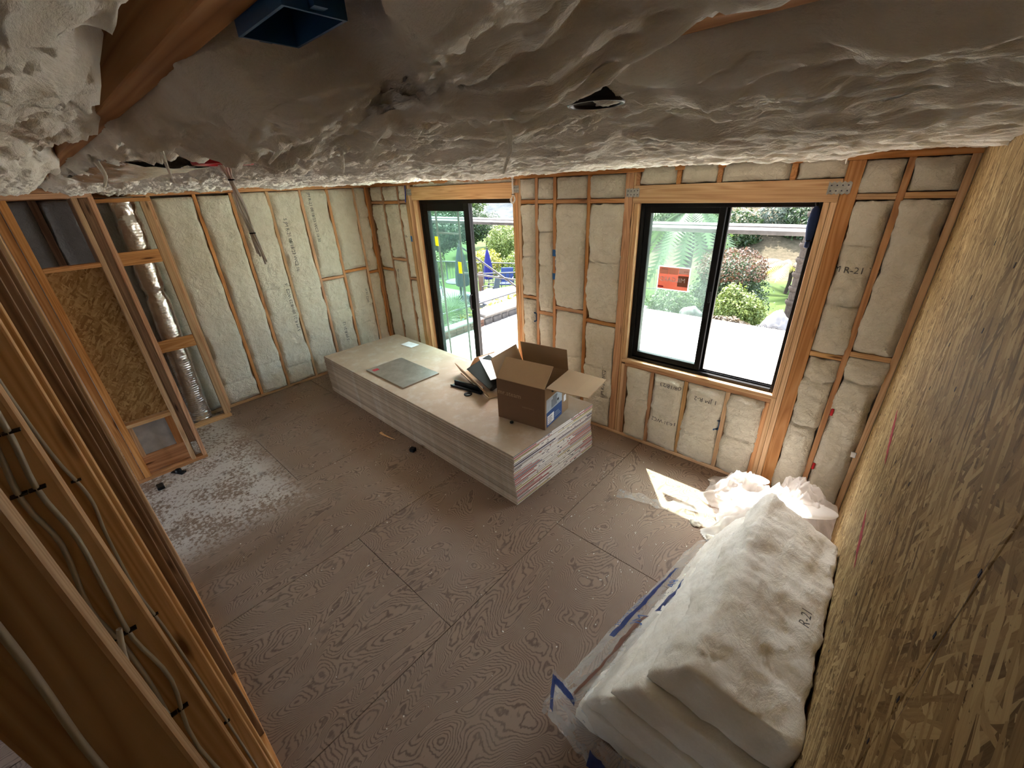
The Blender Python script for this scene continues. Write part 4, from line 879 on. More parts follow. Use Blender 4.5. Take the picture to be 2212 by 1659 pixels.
feather_palm('feather_palm', 'tall feather palm with drooping fronds behind the left window pane', (-5.75, 16.0, -1.95), 3.6, 2.2, 34, 'palm frond', 5, 3)
feather_palm('feather_palm', 'yellowing young palm against the hillside at right', (-3.0, 20.5, -1.95), 1.1, 1.9, 14, 'leaf yellow', 6, 7, .07)
HS = [(-9.8, 29, 2.0, 1.9, 'leaf dark'), (-7.3, 28.6, 1.9, 1.9, 'leaf dark'), (-5.7, 30, 1.7, 1.8, 'leaf grey'), (-4.4, 29.5, 1.6, 1.7, 'leaf dark'), (-8.8, 34.5, 1.9, 1.7, 'leaf mid'), (-11.8, 35, 2.0, 1.7, 'leaf light'), (-6.6, 35.5, 1.6, 1.3, 'leaf grey'), (-5.0, 35, 1.6, 1.4, 'leaf light'), (-2.6, 30.5, 1.8, 1.6, 'leaf grey'), (-9.2, 41, 1.9, 1.6, 'leaf dark'), (-6.4, 42, 1.8, 1.5, 'leaf mid'), (-13, 41, 2.1, 1.7, 'leaf mid'), (-12.8, 29.5, 2.0, 2.0, 'leaf mid'), (-4.0, 41, 1.8, 1.6, 'leaf light')]
ordn = ('first', 'second', 'third', 'fourth', 'fifth', 'sixth', 'seventh', 'eighth', 'ninth', 'tenth', 'eleventh', 'twelfth', 'thirteenth', 'fourteenth')
for k, (x_, y_, r_, h_, lf) in enumerate(HS):
    z_ = float(ground_z(np.array(x_), np.array(y_)))
    tree('hillside_shrub', '%s shrub on the brushy hillside, %s' % ({'leaf dark': 'dark green', 'leaf mid': 'mid green', 'leaf light': 'light green', 'leaf grey': 'grey green'}[lf], ('lowest row at left', 'lowest row left of centre', 'lowest row at centre', 'lowest row at right', 'middle row left of centre', 'middle row at far left', 'middle row at centre', 'middle row at right', 'lowest row at far right', 'top row left of centre', 'top row at centre', 'top row at far left', 'lowest row at far left', 'top row at right')[k]), 'shrub', (x_, y_, z_), h_, [(0, 0, h_*.5, r_*.66, r_*.6, h_*.62), (.5, .2, h_*.4, r_*.4, r_*.4, h_*.5)], 2600, .09, lf, .08, 'shrubs on the hillside', 60+k, trunk=False)
# trees beyond the door
DT = [('olive_tree', 'grey-green tree with forked trunk behind the blue umbrella', (-25.5, 25.2, -2.0), 2.8, [(0, 0, 1.9, 1.5, 1.5, .95), (.6, .3, 1.7, .9, .9, .7)], 6000, .06, 'leaf grey', .10),
      ('leafy_tree', 'bright green leafy tree at the right of the door opening', (-18.7, 20.0, -2.0), 2.4, [(0, 0, 1.5, 1.15, 1.15, 1.1), (.2, 0, .9, .9, .9, .9)], 8000, .06, 'leaf light', .08),
      ('dark_tree', 'dark round tree left behind the door glass', (-23.0, 18.4, -1.95), 3.2, [(0, 0, 1.9, 1.6, 1.4, 1.2)], 6500, .08, 'leaf dark', .14), ('dark_tree', 'dark tree behind the top of the grey umbrella', (-23.6, 21.8, -1.95), 3.2, [(0, 0, 2.0, 1.4, 1.4, 1.2)], 5500, .08, 'leaf dark', .14), ('dark_tree', 'tall dark tree at the left edge of the door glass', (-32, 22.0, -1.95), 5, [(0, 0, 2.8, 2.6, 2.6, 2.0)], 6500, .12, 'leaf mid', .2), ('leafy_tree', 'green tree crown above the planks behind the door', (-40, 34, -1.95), 6, [(0, 0, 3.0, 4, 4, 2.3)], 7000, .16, 'leaf mid', .25)]
for k, a in enumerate(DT): tree(a[0], a[1], 'tree', a[2], a[3], a[4], a[5], a[6], a[7], a[8], 'trees beyond the terrace', 90+k)
for k, (x_, y_, s_) in enumerate(((-17.5, 17.0, .75), (-15.2, 17.6, .8), (-12.8, 18.2, .8), (-20.3, 15.2, .9), (-22.6, 14.2, 1.0), (-25, 13.6, 1.0))):
    tree('hedge_shrub', ('leafy hedge shrub behind the railing, by the blue umbrella', 'leafy hedge shrub right of the blue umbrella', 'rightmost hedge shrub behind the railing', 'hedge shrub behind the grey umbrella', 'hedge shrub behind the pale chairs', 'leftmost hedge shrub behind the railing')[k], 'shrub', (x_, y_, -1.95), 1.0, [(0, 0, .6, 1.2, .8, s_)], 2200, .07, 'leaf light' if k % 2 else 'leaf yellow', .05, 'hedge behind the railing', 110+k, trunk=False)
for k in range(9):
    x_ = -62+k*2.6; y_ = 70+k*1.2+(k % 3)*2; z_ = float(ground_z(np.array(x_), np.array(y_)))
    tree('cypress', '%s slender cypress in the distant row' % ordn[k], 'tree', (x_, y_, z_-.3), 6, [(0, 0, 3.2, .55, .55, 3.4)], 900, .22, 'leaf blue', .1, 'distant cypress row', 130+k, trunk=False)
for k in range(6):
    x_ = -80+k*9.5; y_ = 92+(k % 3)*7; z_ = float(ground_z(np.array(x_), np.array(y_)))
    h_ = thing('hillside_house', '%s pale house from the left on the distant hillside' % ordn[k], 'house', (x_, y_, z_-.5), .7, 'houses on the distant hill')
    box('walls', (-4, -3, 0), (4, 3, 3.2), MAT['house wall'], h_)
    obj('roof', mesh('roof', [(-4.4, -3.4, 3.2), (4.4, -3.4, 3.2), (4.4, 3.4, 3.2), (-4.4, 3.4, 3.2), (-3, 0, 4.8), (3, 0, 4.8)], [(0, 1, 5, 4), (2, 3, 4, 5), (1, 2, 5), (3, 0, 4), (0, 3, 2, 1)]), MAT['roof tile'], h_)
    for q in (-2.4, 0, 2.4): box('window', (q-.6, -3.05, 1.0), (q+.6, -2.98, 2.2), MAT['label grey'], h_)

# ================================================================== THINGS IN THE ROOM
# ---- stack of drywall sheets
SL, SW, ST, SN = 3.80, 1.235, .0153, 36
RZ = -.0275; P0 = Vector((-2.005, 2.148, 0)); ex = Vector((math.cos(RZ), math.sin(RZ), 0)); ey = Vector((-math.sin(RZ), math.cos(RZ), 0))
SC = P0-ex*SL/2+ey*SW/2
bm = bmesh.new(); bm_box(bm, 0, 0, ST/2, SL, SW, ST-.0018)
sheet_me = from_bm('drywall_sheet', bm, .0042, 2); bm = bmesh.new(); bm_box(bm, 0, 0, 0, .0012, SW-.006, ST-.002); tape_me = from_bm('end_tape', bm)
ORD = ['bottom', 'second', 'third', 'fourth', 'fifth', 'sixth', 'seventh', 'eighth', 'ninth', 'tenth', 'eleventh', 'twelfth', 'thirteenth', 'fourteenth', 'fifteenth', 'sixteenth', 'seventeenth', 'eighteenth']
rs = random.Random(21)
for k in range(SN):
    f = k/(SN-1); off = .010*math.sin(f*7.5+.6)+.004*rs.uniform(-1, 1)-.018*f; offy = .003*rs.uniform(-1, 1)+.004*math.sin(f*5)
    me = sheet_me
    o = obj('drywall_sheet', me, MAT['board back paper'], None, SC+ex*off+ey*offy+Vector((0, 0, k*ST))); o.rotation_euler = (0, 0, RZ+rs.uniform(-.0006, .0006))
    up = SN-1-k
    lab = 'top drywall sheet of the stack, brown paper face up' if up == 0 else ('drywall sheet lying on the floor at the bottom of the stack' if k == 0 else ('%s drywall sheet up from the floor in the stack' % ORD[k] if k < 18 else '%s drywall sheet down from the top of the stack' % ORD[up]))
    tag(o, lab, 'drywall', 'drywall sheets in the stack')
    t = bpy.data.objects.new('end_tape', tape_me.copy()); C.objects.link(t); t.parent = o; t.location = (SL/2+.0006, 0, ST/2)
    t.data.materials.append(MAT[rs.choice(('end tape red', 'end tape red', 'end tape navy', 'end tape grey', 'end tape yellow'))])
ZT = SN*ST+.0004
def at_top(x, y, dz=0.0): return Vector((x, y, ZT+dz))
# foil-faced board, paper, small parts on the stack
fb = thing('foil_faced_board', 'square board with dull foil face lying on the drywall stack', 'board', (-4.36, 2.61, ZT), -.02)
box('board_core', (-.43, -.27, 0), (.43, .27, .016), MAT['board edge paper'], fb, .002); box('foil_face', (-.428, -.268, .016), (.428, .268, .0175), MAT['foil face'], fb, .0005)
box('red_print', (-.36, -.23, .0176), (-.29, -.15, .0181), MAT['red marker'], fb)
pp = box('instruction_sheet', (-.125, -.075, 0), (.125, .075, .006), MAT['paper white'], None, .001); pp.location = (-5.15, 3.30, ZT+.003); pp.rotation_euler = (0, 0, .05); tag(pp, 'small white paper packet at the far end of the drywall stack', 'paper')
bk = thing('black_bracket', 'long black plastic trim rail lying on the drywall stack', 'bracket', (-3.315, 2.80, ZT), .15)
box('flange', (-.225, -.04, 0), (.225, .035, .014), MAT['black plastic'], bk, .003); box('upright', (-.21, .012, .012), (.225, .03, .065), MAT['black plastic'], bk, .003); box('lip', (-.225, -.045, .012), (.225, -.032, .028), MAT['black plastic'], bk, .003); box('end_cap', (.20, -.03, .012), (.223, .015, .05), MAT['black plastic'], bk, .003)
wsh = lathe('round_washer', [(.018, 0), (.046, 0), (.048, .006), (.044, .012), (.03, .012), (.026, .008), (.018, .008), (.018, 0)], MAT['black plastic'], None, (-3.21, 2.712, ZT), 28); tag(wsh, 'round black washer on the stack before the bracket', 'washer')
knb = lathe('rubber_foot', [(0, 0), (.018, 0), (.02, .012), (.014, .02), (0, .02)], MAT['black plastic'], None, (-2.40, 2.555, ZT), 14); tag(knb, 'tiny black rubber foot at the base of the carton', 'rubber foot')
# opened tray carton behind
cb = thing('opened_carton', 'flattened open carton with black foam tray behind the bracket', 'carton', (-3.25, 3.12, ZT+.004), -.35)
CBM = MAT['cardboard']
box('carton_base', (-.42, -.22, 0), (.42, .24, .006), CBM, cb); o = box('carton_side', (-.42, -.004, 0), (.42, .004, .14), CBM, cb); o.location = (0, -.25, .090); o.rotation_euler = (.5, 0, 0)
o = box('carton_flap', (-.14, -.16, -.003), (.14, .16, .003), CBM, cb); o.location = (-.42, .08, .10); o.rotation_euler = (0, -.9, .2)
o = box('foam_tray', (-.24, -.15, 0), (.26, .15, .07), MAT['black plastic'], cb, .02); o.location = (.05, -.02, .115); o.rotation_euler = (.35, .12, .1)
o = box('foam_tray_lip', (-.26, -.17, 0), (.28, .17, .012), MAT['black plastic'], cb, .004); o.location = (.05, -.03, .155); o.rotation_euler = (.35, .12, .1)
o = box('paper_liner', (-.30, -.17, 0), (.30, .19, .004), MAT['paper white'], cb); o.location = (.05, .10, .215); o.rotation_euler = (.15, .08, -.2)
# ---- big cardboard box
BX = thing('cardboard_box', 'tall open brown cardboard box standing on the drywall stack', 'box', (-2.36, 2.61+.245, ZT), .148)
bw, bd, bh, th = .545, .50, .435, .006
DK = MAT['cardboard dark print']; IN = MAT['cardboard inside']
def panel(name, lo, hi, mat): return box(name, lo, hi, mat, BX, .0015)
panel('front_wall', (-bw/2, -bd/2, 0), (bw/2, -bd/2+th, bh), DK); panel('back_wall', (-bw/2, bd/2-th, 0), (bw/2, bd/2, bh), CBM)
panel('left_wall', (-bw/2, -bd/2+th, 0), (-bw/2+th, bd/2-th, bh), CBM); panel('right_wall', (bw/2-th, -bd/2+th, 0), (bw/2, bd/2-th, bh), CBM); panel('bottom', (-bw/2+th, -bd/2+th, 0), (bw/2-th, bd/2-th, th), IN)
def flap(name, hinge, size, ang, axis, mat=CBM):
    o = box(name, (-size[0]/2, 0, -.003), (size[0]/2, size[1], .003), mat, BX, .001); o.location = hinge
    for v in o.data.vertices: v.co.y += size[1]/2
    o.rotation_euler = ang; return o
# a flap leaves its hinge along local +y
flap('flap', (0, -bd/2+.004, bh), (bw-.01, .24), (.75, 0, 0), 0); flap('flap', (0, bd/2-.004, bh), (bw-.01, .24), (1.75, 0, 0), 0)
def flap_m(hinge, dirv, along, width, length, mat=CBM, name='flap'):
    d = Vector(dirv).normalized(); a = Vector(along).normalized(); n = d.cross(a); h = Vector(hinge)
    pts = [h-a*width/2, h+a*width/2, h+a*(width/2-.012)+d*length, h-a*(width/2-.012)+d*length]
    return poly_prism(name, pts, n*.006, mat, BX)
flap_m((-bw/2+.003, 0, bh), (-.35, 0, 1), (0, 1, 0), bd-.02, .20); flap_m((bw/2-.003, .02, bh), (1, 0, -.04), (0, 1, 0), bd-.02, .26, CBM); flap_m((bw/2+.256, .02, bh-.010), (1, -.05, .02), (0, 1, 0), bd-.05, .15, CBM, 'flap_extension')
# prints on the box
fy = -bd/2
flat_text('printed_word', 'mr.steam', .072, (-bw/2+.012, fy, bh-.16), (1, 0, 0), (0, 0, 1), CBM, BX, .0012)
flat_text('printed_word', 'experience', .03, (.02, fy, bh-.25), (1, 0, 0), (0, 0, 1), IN, BX, .0012)
rx = bw/2
def rpanel(name, y0, y1, z0, z1, mat, k=1): return box(name, (rx, y0, z0), (rx+.0006*k, y1, z1), mat, BX)
rpanel('label_picture', -bd/2+.03, .10, .17, .31, MAT['label grey']); rpanel('label_band', -bd/2+.03, .10, .01, .17, MAT['label blue']); rpanel('label_panel', -bd/2+.05, -.07, .03, .125, MAT['paper white'], 2)
for k in range(4): rpanel('label_line', -bd/2+.06, -.12+.01*(k % 2), .04+k*.02, .046+k*.02, MAT['print ink'], 3)
for k in range(3): rpanel('label_line', -.05, .07-.02*k, .05+k*.022, .056+k*.022, MAT['label grey'], 2)
rpanel('appliance_picture', -.12, -.01, .185, .27, MAT['steel drawing'], 2); rpanel('appliance_picture', -.09, .0, .27, .295, MAT['steel drawing'], 2); rpanel('appliance_handle', 0, .03, .21, .235, MAT['black plastic'], 3)
hh = [(rx+.0008, -.075+.045*math.cos(a), .365+.022*math.sin(a)) for a in np.linspace(0, 2*PI, 20, endpoint=False)]
poly_prism('hand_hole', hh, (.0006, 0, 0), MAT['black plastic'], BX); rpanel('packing_tape', -.04, .03, .33, bh, MAT['cardboard inside'], 2); rpanel('shipping_sticker', .14, .19, .13, .20, MAT['paper white'], 2)

# ---- insulation bundle leaning on the strand board
bun = thing('insulation_bundle', 'torn open bundle of glass wool batts leaning on the strand board', 'insulation', (-.25, 1.9, 0))
def soft_hex(name, quad0, quad1, mat, parent, seed, cuts=(16, 14, 70), amp=.012, fl=1.0):
    """hexahedron between two cross-sections, subdivided and roughened"""
    V = [Vector(p) for p in quad0]+[Vector(p) for p in quad1]
    nu, nv, nl = cuts; A = np.array([v[:] for v in V]).reshape(2, 4, 3)
    def P(a, b_, c):
        q = A[0]*(1-c)+A[1]*c
        return (q[0]*(1-a)+q[1]*a)*(1-b_)+(q[3]*(1-a)+q[2]*a)*b_
    idx = {}; vs_ = []; fs = []
    def vid(i, j, k):
        key = (i, j, k)
        if key not in idx: idx[key] = len(vs_); vs_.append(P(i/nu, j/nv, k/nl))
        return idx[key]
    for k in (0, nl):
        for i in range(nu):
            for j in range(nv): fs.append((vid(i, j, k), vid(i+1, j, k), vid(i+1, j+1, k), vid(i, j+1, k)) if k else (vid(i, j, k), vid(i, j+1, k), vid(i+1, j+1, k), vid(i+1, j, k)))
    for j in (0, nv):
        for i in range(nu):
            for k in range(nl): fs.append((vid(i, j, k), vid(i+1, j, k), vid(i+1, j, k+1), vid(i, j, k+1)))
    for i in (0, nu):
        for j in range(nv):
            for k in range(nl): fs.append((vid(i, j, k), vid(i, j+1, k), vid(i, j+1, k+1), vid(i, j, k+1)))
    me = mesh(name, vs_, fs, True); bm = bmesh.new(); bm.from_mesh(me); bmesh.ops.recalc_face_normals(bm, faces=list(bm.faces)); bmesh.ops.smooth_vert(bm, verts=list(bm.verts), factor=.5, use_axis_x=True, use_axis_y=True, use_axis_z=True); bmesh.ops.smooth_vert(bm, verts=list(bm.verts), factor=.5, use_axis_x=True, use_axis_y=True, use_axis_z=True)
    bm.normal_update(); P_ = np.array([v.co[:] for v in bm.verts]); s = seed*3.1
    d = amp*(1.0*fbm(P_[:, 0]*5+s, P_[:, 1]*4, P_[:, 2]*5, 3)+.6*ridge(P_[:, 0]*8, P_[:, 1]*5+s, P_[:, 2]*8, 3)+.35*fbm(P_[:, 0]*35+s, P_[:, 1]*35, P_[:, 2]*35, 2))
    for v, q in zip(bm.verts, d): v.co += v.normal*float(q)
    bm.to_mesh(me); bm.free()
    return rel(obj(name, me, mat, parent), parent)
GWB = MAT['glass wool bundle']
# cross-sections (x, z) from the wall out, top layer first: near end then far end
near_s = [[(-.19, .90), (.218, .80), (.218, .58), (-.34, .66)], [(-.335, .655), (.218, .575), (.218, .36), (-.48, .44)], [(-.475, .435), (.218, .355), (.218, .15), (-.60, .23)], [(-.595, .225), (.218, .145), (.218, .0), (-.66, .0)]]
far_s = [[(-.185, .80), (.218, .66), (.218, .46), (-.29, .58)], [(-.285, .575), (.218, .455), (.218, .27), (-.40, .37)], [(-.395, .365), (.218, .265), (.218, .12), (-.49, .18)], [(-.485, .175), (.218, .115), (.218, .0), (-.55, .0)]]
yn_ = (1.18, 1.12, 1.10, 1.10); yf_ = (2.62, 2.60, 2.60, 2.60)
for k in range(4):
    q0 = [(p[0], yn_[k]+(.03 if p[0] > 0 else -.02), p[1]) for p in near_s[k]]; q1 = [(p[0], yf_[k]+(-.05 if p[0] > 0 else .03), p[1]) for p in far_s[k]]
    soft_hex('batt', q0, q1, GWB, bun, 40+k, amp=.013 if k else .02)
# torn plastic bag round the lower left side
def film_grid(name, fn, nu, nv, mat, parent, sm=True):
    u, v = np.meshgrid(np.linspace(0, 1, nu), np.linspace(0, 1, nv), indexing='ij'); P_ = fn(u, v)
    o = obj(name, quadmesh(name, P_.reshape(-1, 3), gridfaces(nu, nv), sm), mat, parent)
    return rel(o, parent) if parent else o
def bag(u, v):
    # u along y from the near end to the far end, v from the floor up over the left edge
    y = .98+1.66*u; z = .02+(.40-.12*u)*v; left = -.76+.22*u; x = left-.03+.20*v**2-.02*np.sin(v*5)+.018*ridge(u*6, v*3, .4, 3)
    return np.stack([x, y+.01*fbm(u*9, v*5, 1, 2), z+.012*fbm(u*11, v*7, 2, 2)], -1)
film_grid('torn_bag', bag, 70, 20, MAT['clear film'], bun)
def bag_front(u, v):
    x = -.76+.62*u; z = .0+(.40-.25*u+.05*np.sin(u*9))*v; y = .98-.03*np.sin(u*PI)+.04*v+.02*ridge(u*5, v*4, .9, 3)
    return np.stack([x, y, z], -1)
film_grid('torn_bag', bag_front, 50, 26, MAT['clear film'], bun)
def strip(v0, v1, u0, u1, off, mat, nm='printed_band', fnc=bag):
    o = film_grid(nm, lambda u, v: fnc(u0+(u1-u0)*u, v0+(v1-v0)*v)+np.array(off), 60, 5, MAT[mat], bun); return o
strip(.90, .985, .45, 1.0, (-.006, 0, .004), 'blue film'); strip(.55, .62, .30, .75, (-.006, 0, .004), 'blue film'); strip(.82, .88, .02, .42, (-.006, 0, .004), 'brown film')
strip(.25, .95, .02, .06, (-.002, -.012, .002), 'blue film', 'printed_band', bag_front); strip(.85, .98, .04, .26, (0, -.012, .002), 'blue film', 'printed_band', bag_front); strip(.05, .5, .45, .62, (0, -.016, .002), 'blue film', 'printed_band', bag_front)
def bag_text(s_, size, u0, v0):
    V, F = text_geo(s_, size); u = u0+V[:, 0]/1.66; v = v0-V[:, 1]/.42
    P_ = bag(u, v)+np.array([-.009, 0, .006]); rel(obj('printed_lettering', mesh('printed_lettering', P_, F), MAT['label blue'], bun), bun)
bag_text('48', .09, .60, .86); bag_text('JM', .10, .36, .88); bag_text('Johns Manville', .055, .36, .55)
V, F = text_geo('R-21', .06); rel(obj('printed_lettering', mesh('printed_lettering', np.stack([.16-V[:, 1], 1.72+V[:, 0]*1.0, .83-.10*(V[:, 0])+V[:, 1]*.2], -1), F), MAT['print ink faint'], bun), bun)

# ---- plastic sheeting heaped in the corner
def crumple(name, label, c, rx_, ry_, h, mat, seed, amp=.09, n=64, rot=0.0):
    a = np.linspace(-1, 1, n); A, B = np.meshgrid(a, a, indexing='ij'); r = np.hypot(A, B)
    edge = 1+.22*fbm(np.arctan2(B, A)*1.5+seed, r, seed, 2)
    z = h*np.clip(1-(r/edge)**2.2, 0, None)+amp*np.clip(1.25-r, 0, 1)*np.clip(.7*ridge(A*2.2+seed, B*2.2, seed*.7, 4)+.35*fbm(A*6, B*6+seed, seed, 2)+.3, 0, None)+.004
    x = A*rx_*edge+.05*rx_*fbm(A*4, B*4, seed+2, 2); y = B*ry_*edge+.05*ry_*fbm(A*4, B*4, seed+5, 2)
    xr = x*math.cos(rot)-y*math.sin(rot); yr = x*math.sin(rot)+y*math.cos(rot)
    xr = np.minimum(xr+c[0], XR-.012)-c[0]; yr = np.minimum(yr+c[1], YW-.06)-c[1]
    keep = r < 1.18; q = gridfaces(n, n); km = keep.ravel()[q].all(1)
    o = obj(name, quadmesh(name, np.stack([xr, yr, z], -1).reshape(-1, 3), q[km], True), MAT[mat], None, c); return tag(o, label, 'plastic sheet', 'plastic sheeting in the corner')
crumple('plastic_sheet', 'big clear plastic sheet heaped in the far right corner', (-.05, 3.38, 0), .33, .36, .30, 'plastic film', 3, .20)
crumple('plastic_sheet', 'clear plastic sheet against the window wall stud', (-.42, 3.47, 0), .34, .24, .16, 'plastic film', 9, .16)
crumple('plastic_sheet', 'bright white plastic sheet lying in the sun patch', (-.22, 3.12, 0), .36, .34, .20, 'white film', 5, .12)
crumple('plastic_sheet', 'clear crumpled plastic beside the strand board', (.06, 2.88, .0), .17, .26, .24, 'plastic film', 14, .14)
def pillow(name, label, c, L, W_, H_, rot, mat):
    u, v = np.meshgrid(np.linspace(-1, 1, 40), np.linspace(0, 2*PI, 20, endpoint=False), indexing='ij'); r_ = np.clip(1-np.abs(u)**3, 0.02, 1)**.5*(1+.08*fbm(u*3, np.cos(v), np.sin(v), 2))
    P_ = np.stack([u*L, np.cos(v)*r_*W_, np.sin(v)*r_*H_], -1).reshape(-1, 3); R = Matrix.Rotation(rot[2], 3, 'Z') @ Matrix.Rotation(rot[1], 3, 'Y') @ Matrix.Rotation(rot[0], 3, 'X'); P_ = P_@np.array(R).T
    P_[:, 2] -= P_[:, 2].min()
    o = obj(name, quadmesh(name, P_, gridfaces(40, 20, 0, True), True), MAT[mat], None, c); return tag(o, label, 'foam sheet', 'white foam wraps on the plastic')
pillow('foam_wrap', 'long white foam wrap lying across the plastic sheets', (-.14, 3.20, .28), .36, .10, .035, (0, -.10, .25), 'white film')
pillow('foam_wrap', 'white foam wrap sticking up by the window stud', (-.36, 3.42, .22), .22, .07, .03, (0, .55, 1.9), 'white film')
# plastic strip and wool scraps on the floor
def ribbon(name, label, pts, wdt, mat, cat):
    p = np.array(pts, float); t = np.linspace(0, len(p)-1, 60); X = np.stack([np.interp(t, np.arange(len(p)), p[:, i]) for i in range(3)], -1); d = np.gradient(X, axis=0); d /= np.linalg.norm(d, axis=1)[:, None]; s_ = np.cross(d, [0, 0, 1])
    V = []; k = 7
    for i in range(60):
        for j in range(k):
            f = j/(k-1)-.5; q = X[i]+s_[i]*wdt*f*(1+.2*math.sin(i*.7)); V.append((q[0], q[1], max(.003, q[2]+.018*float(ridge(np.array(i*.16), np.array(j*.5), .7, 2)))))
    return tag(obj(name, quadmesh(name, np.array(V), gridfaces(60, k), True), MAT[mat], None), label, cat)
ribbon('plastic_strip', 'thin clear plastic strip trailing over the sun patch', [(-1.36, 2.86, .01), (-1.15, 2.93, .02), (-.95, 2.97, .01), (-.80, 3.08, .03), (-.55, 3.16, .02), (-.38, 3.12, .02)], .10, 'clear film', 'plastic strip')
def scrap(label, c, r, seed, mat='glass wool bundle'):
    bm = bmesh.new(); bmesh.ops.create_icosphere(bm, subdivisions=3, radius=1); P_ = np.array([v.co[:] for v in bm.verts]); k = 1+.55*fbm(P_[:, 0]*1.7+seed, P_[:, 1]*1.7, P_[:, 2]*1.7, 3)
    for v, p, q in zip(bm.verts, P_, k): v.co = Vector((p[0]*q*r, p[1]*q*r*.8, (max(p[2]*q, -.35)+.35)*r*.6))
    return tag(obj('wool_scrap', from_bm('wool_scrap', bm, 0, 1, True), MAT[mat], None, c), label, 'scrap', 'glass wool scraps')
for k, (lb, c_, r_) in enumerate((('fluffy wool scrap in the middle of the sun patch', (-.66, 2.95, .001), .045), ('wool scrap at the near corner of the sun patch', (-.47, 2.84, .001), .06), ('long wool scrap beside the bundle top', (-.36, 2.86, .001), .05), ('wool scrap above the sun patch by the plastic', (-.60, 3.42, .001), .05), ('wool scrap at the edge of the clear plastic', (-.42, 2.99, .001), .07), ('little wool scrap near the window stud', (-.74, 3.60, .001), .03))): scrap(lb, c_, r_, 10+k)
btl = lathe('bottle_cap', [(0, 0), (.016, 0), (.017, .014), (0, .016)], MAT['label blue'], None, (-.58, 3.52, .001), 14); tag(btl, 'small blue cap beside the clear plastic', 'cap')
# small things on the floor
blk = box('black_block', (-.03, -.03, 0), (.03, .03, .045), MAT['black plastic'], None, .006); blk.location = (-3.50, 2.06, .023); blk.rotation_euler = (0, 0, .3); tag(blk, 'small black plastic block on the floor beside the drywall', 'block')
clp = thing('black_clip', 'black plastic clip on the floor in front of the partition', 'clip', (-5.22, .17, 0), .5); box('clip_base', (-.075, -.03, 0), (.075, .03, .014), MAT['black plastic'], clp, .003); lathe('clip_boss', [(.03, .014), (.03, .04), (.022, .045), (0, .045)], MAT['black plastic'], clp, n=16); clp.location = (-5.22, .19, 0)
clp2 = box('black_wedge', (-.05, -.03, 0), (.05, .03, .035), MAT['black plastic'], None, .006); clp2.location = (-5.05, .0, .018); tag(clp2, 'small dark wedge at the foot of the partition corner', 'wedge')
spl = tube('wood_splinter', [(-4.13, 2.035, .012), (-4.05, 2.03, .014), (-3.98, 2.04, .012), (-3.86, 2.06, .008)], .016, PALE, None, 7, taper=(1.2, .25), flat=.5); tag(spl, 'thin tapered brown wood piece on the floor by the stack', 'wood scrap')
bm = bmesh.new(); rs = random.Random(77)
for k in range(420):
    z_ = rs.random(); x_, y_ = (rs.uniform(-4.2, -.2), rs.uniform(.2, 3.6)) if z_ < .6 else (rs.gauss(-1.2, .5), rs.gauss(2.5, .5))
    if (-5.9 < x_ < -1.9 and 2.1 < y_ < 3.5) or x_ > .15 or y_ > 3.7: continue
    s_ = rs.uniform(.002, .007); bm_box(bm, x_, y_, .0015, s_*rs.uniform(.6, 4 if rs.random() < .15 else 1.6), s_, .003, Matrix.Rotation(rs.uniform(0, PI), 3, 'Z'))
db = obj('floor_debris', from_bm('floor_debris', bm), MAT['drywall dust chips'], None); db['kind'] = 'stuff'; db['label'] = 'pale plaster and drywall crumbs scattered over the plywood'; db['category'] = 'debris'

# ---- duct in the chase
n, m_ = 48, 260; a = np.linspace(0, 2*PI, n, endpoint=False); z = np.linspace(.02, 2.72, m_); Zg, Ag = np.meshgrid(z, a, indexing='ij')
pinch = 1-.26*np.exp(-((Zg-1.70)/.06)**2)-.15*np.exp(-((Zg-2.55)/.05)**2)
rd = .112*pinch*(1+.035*np.sin(Zg*2*PI/.028)*sst(-Zg, -.95, -.75)+.012*np.sin(Zg*2*PI/.03)+.07*ridge(np.cos(Ag)*2, np.sin(Ag)*2, Zg*9, 4)*(.8+1.2*np.exp(-((Zg-1.70)/.12)**2)+np.exp(-((Zg-.1)/.1)**2)+np.exp(-((Zg-2.5)/.2)**2)))
P_ = np.stack([rd*np.cos(Ag), rd*np.sin(Ag)+.05*(Zg-1.3)/1.3, Zg], -1).reshape(-1, 3)
dct = obj('foil_duct', quadmesh('foil_duct', P_, gridfaces(m_, n, 0, True), True), MAT['foil'], None, (-6.375, .745, .018)); tag(dct, 'crinkled silver foil air duct standing in the wall chase', 'duct')
u, v = np.meshgrid(np.linspace(0, 1, 60), np.linspace(0, 1, 14), indexing='ij')
P_ = np.stack([-1.75-1.6*u, .235+.31*v, 2.80-.030*np.sin(v*PI)*(1-.3*u)+.012*ridge(u*9, v*3, .3, 3)], -1).reshape(-1, 3)
fcd = obj('foil_duct_wrap', quadmesh('foil_duct_wrap', P_, gridfaces(60, 14), True), MAT['foil'], None); tag(fcd, 'crinkled foil duct wrap showing through the ceiling batts at left', 'duct')

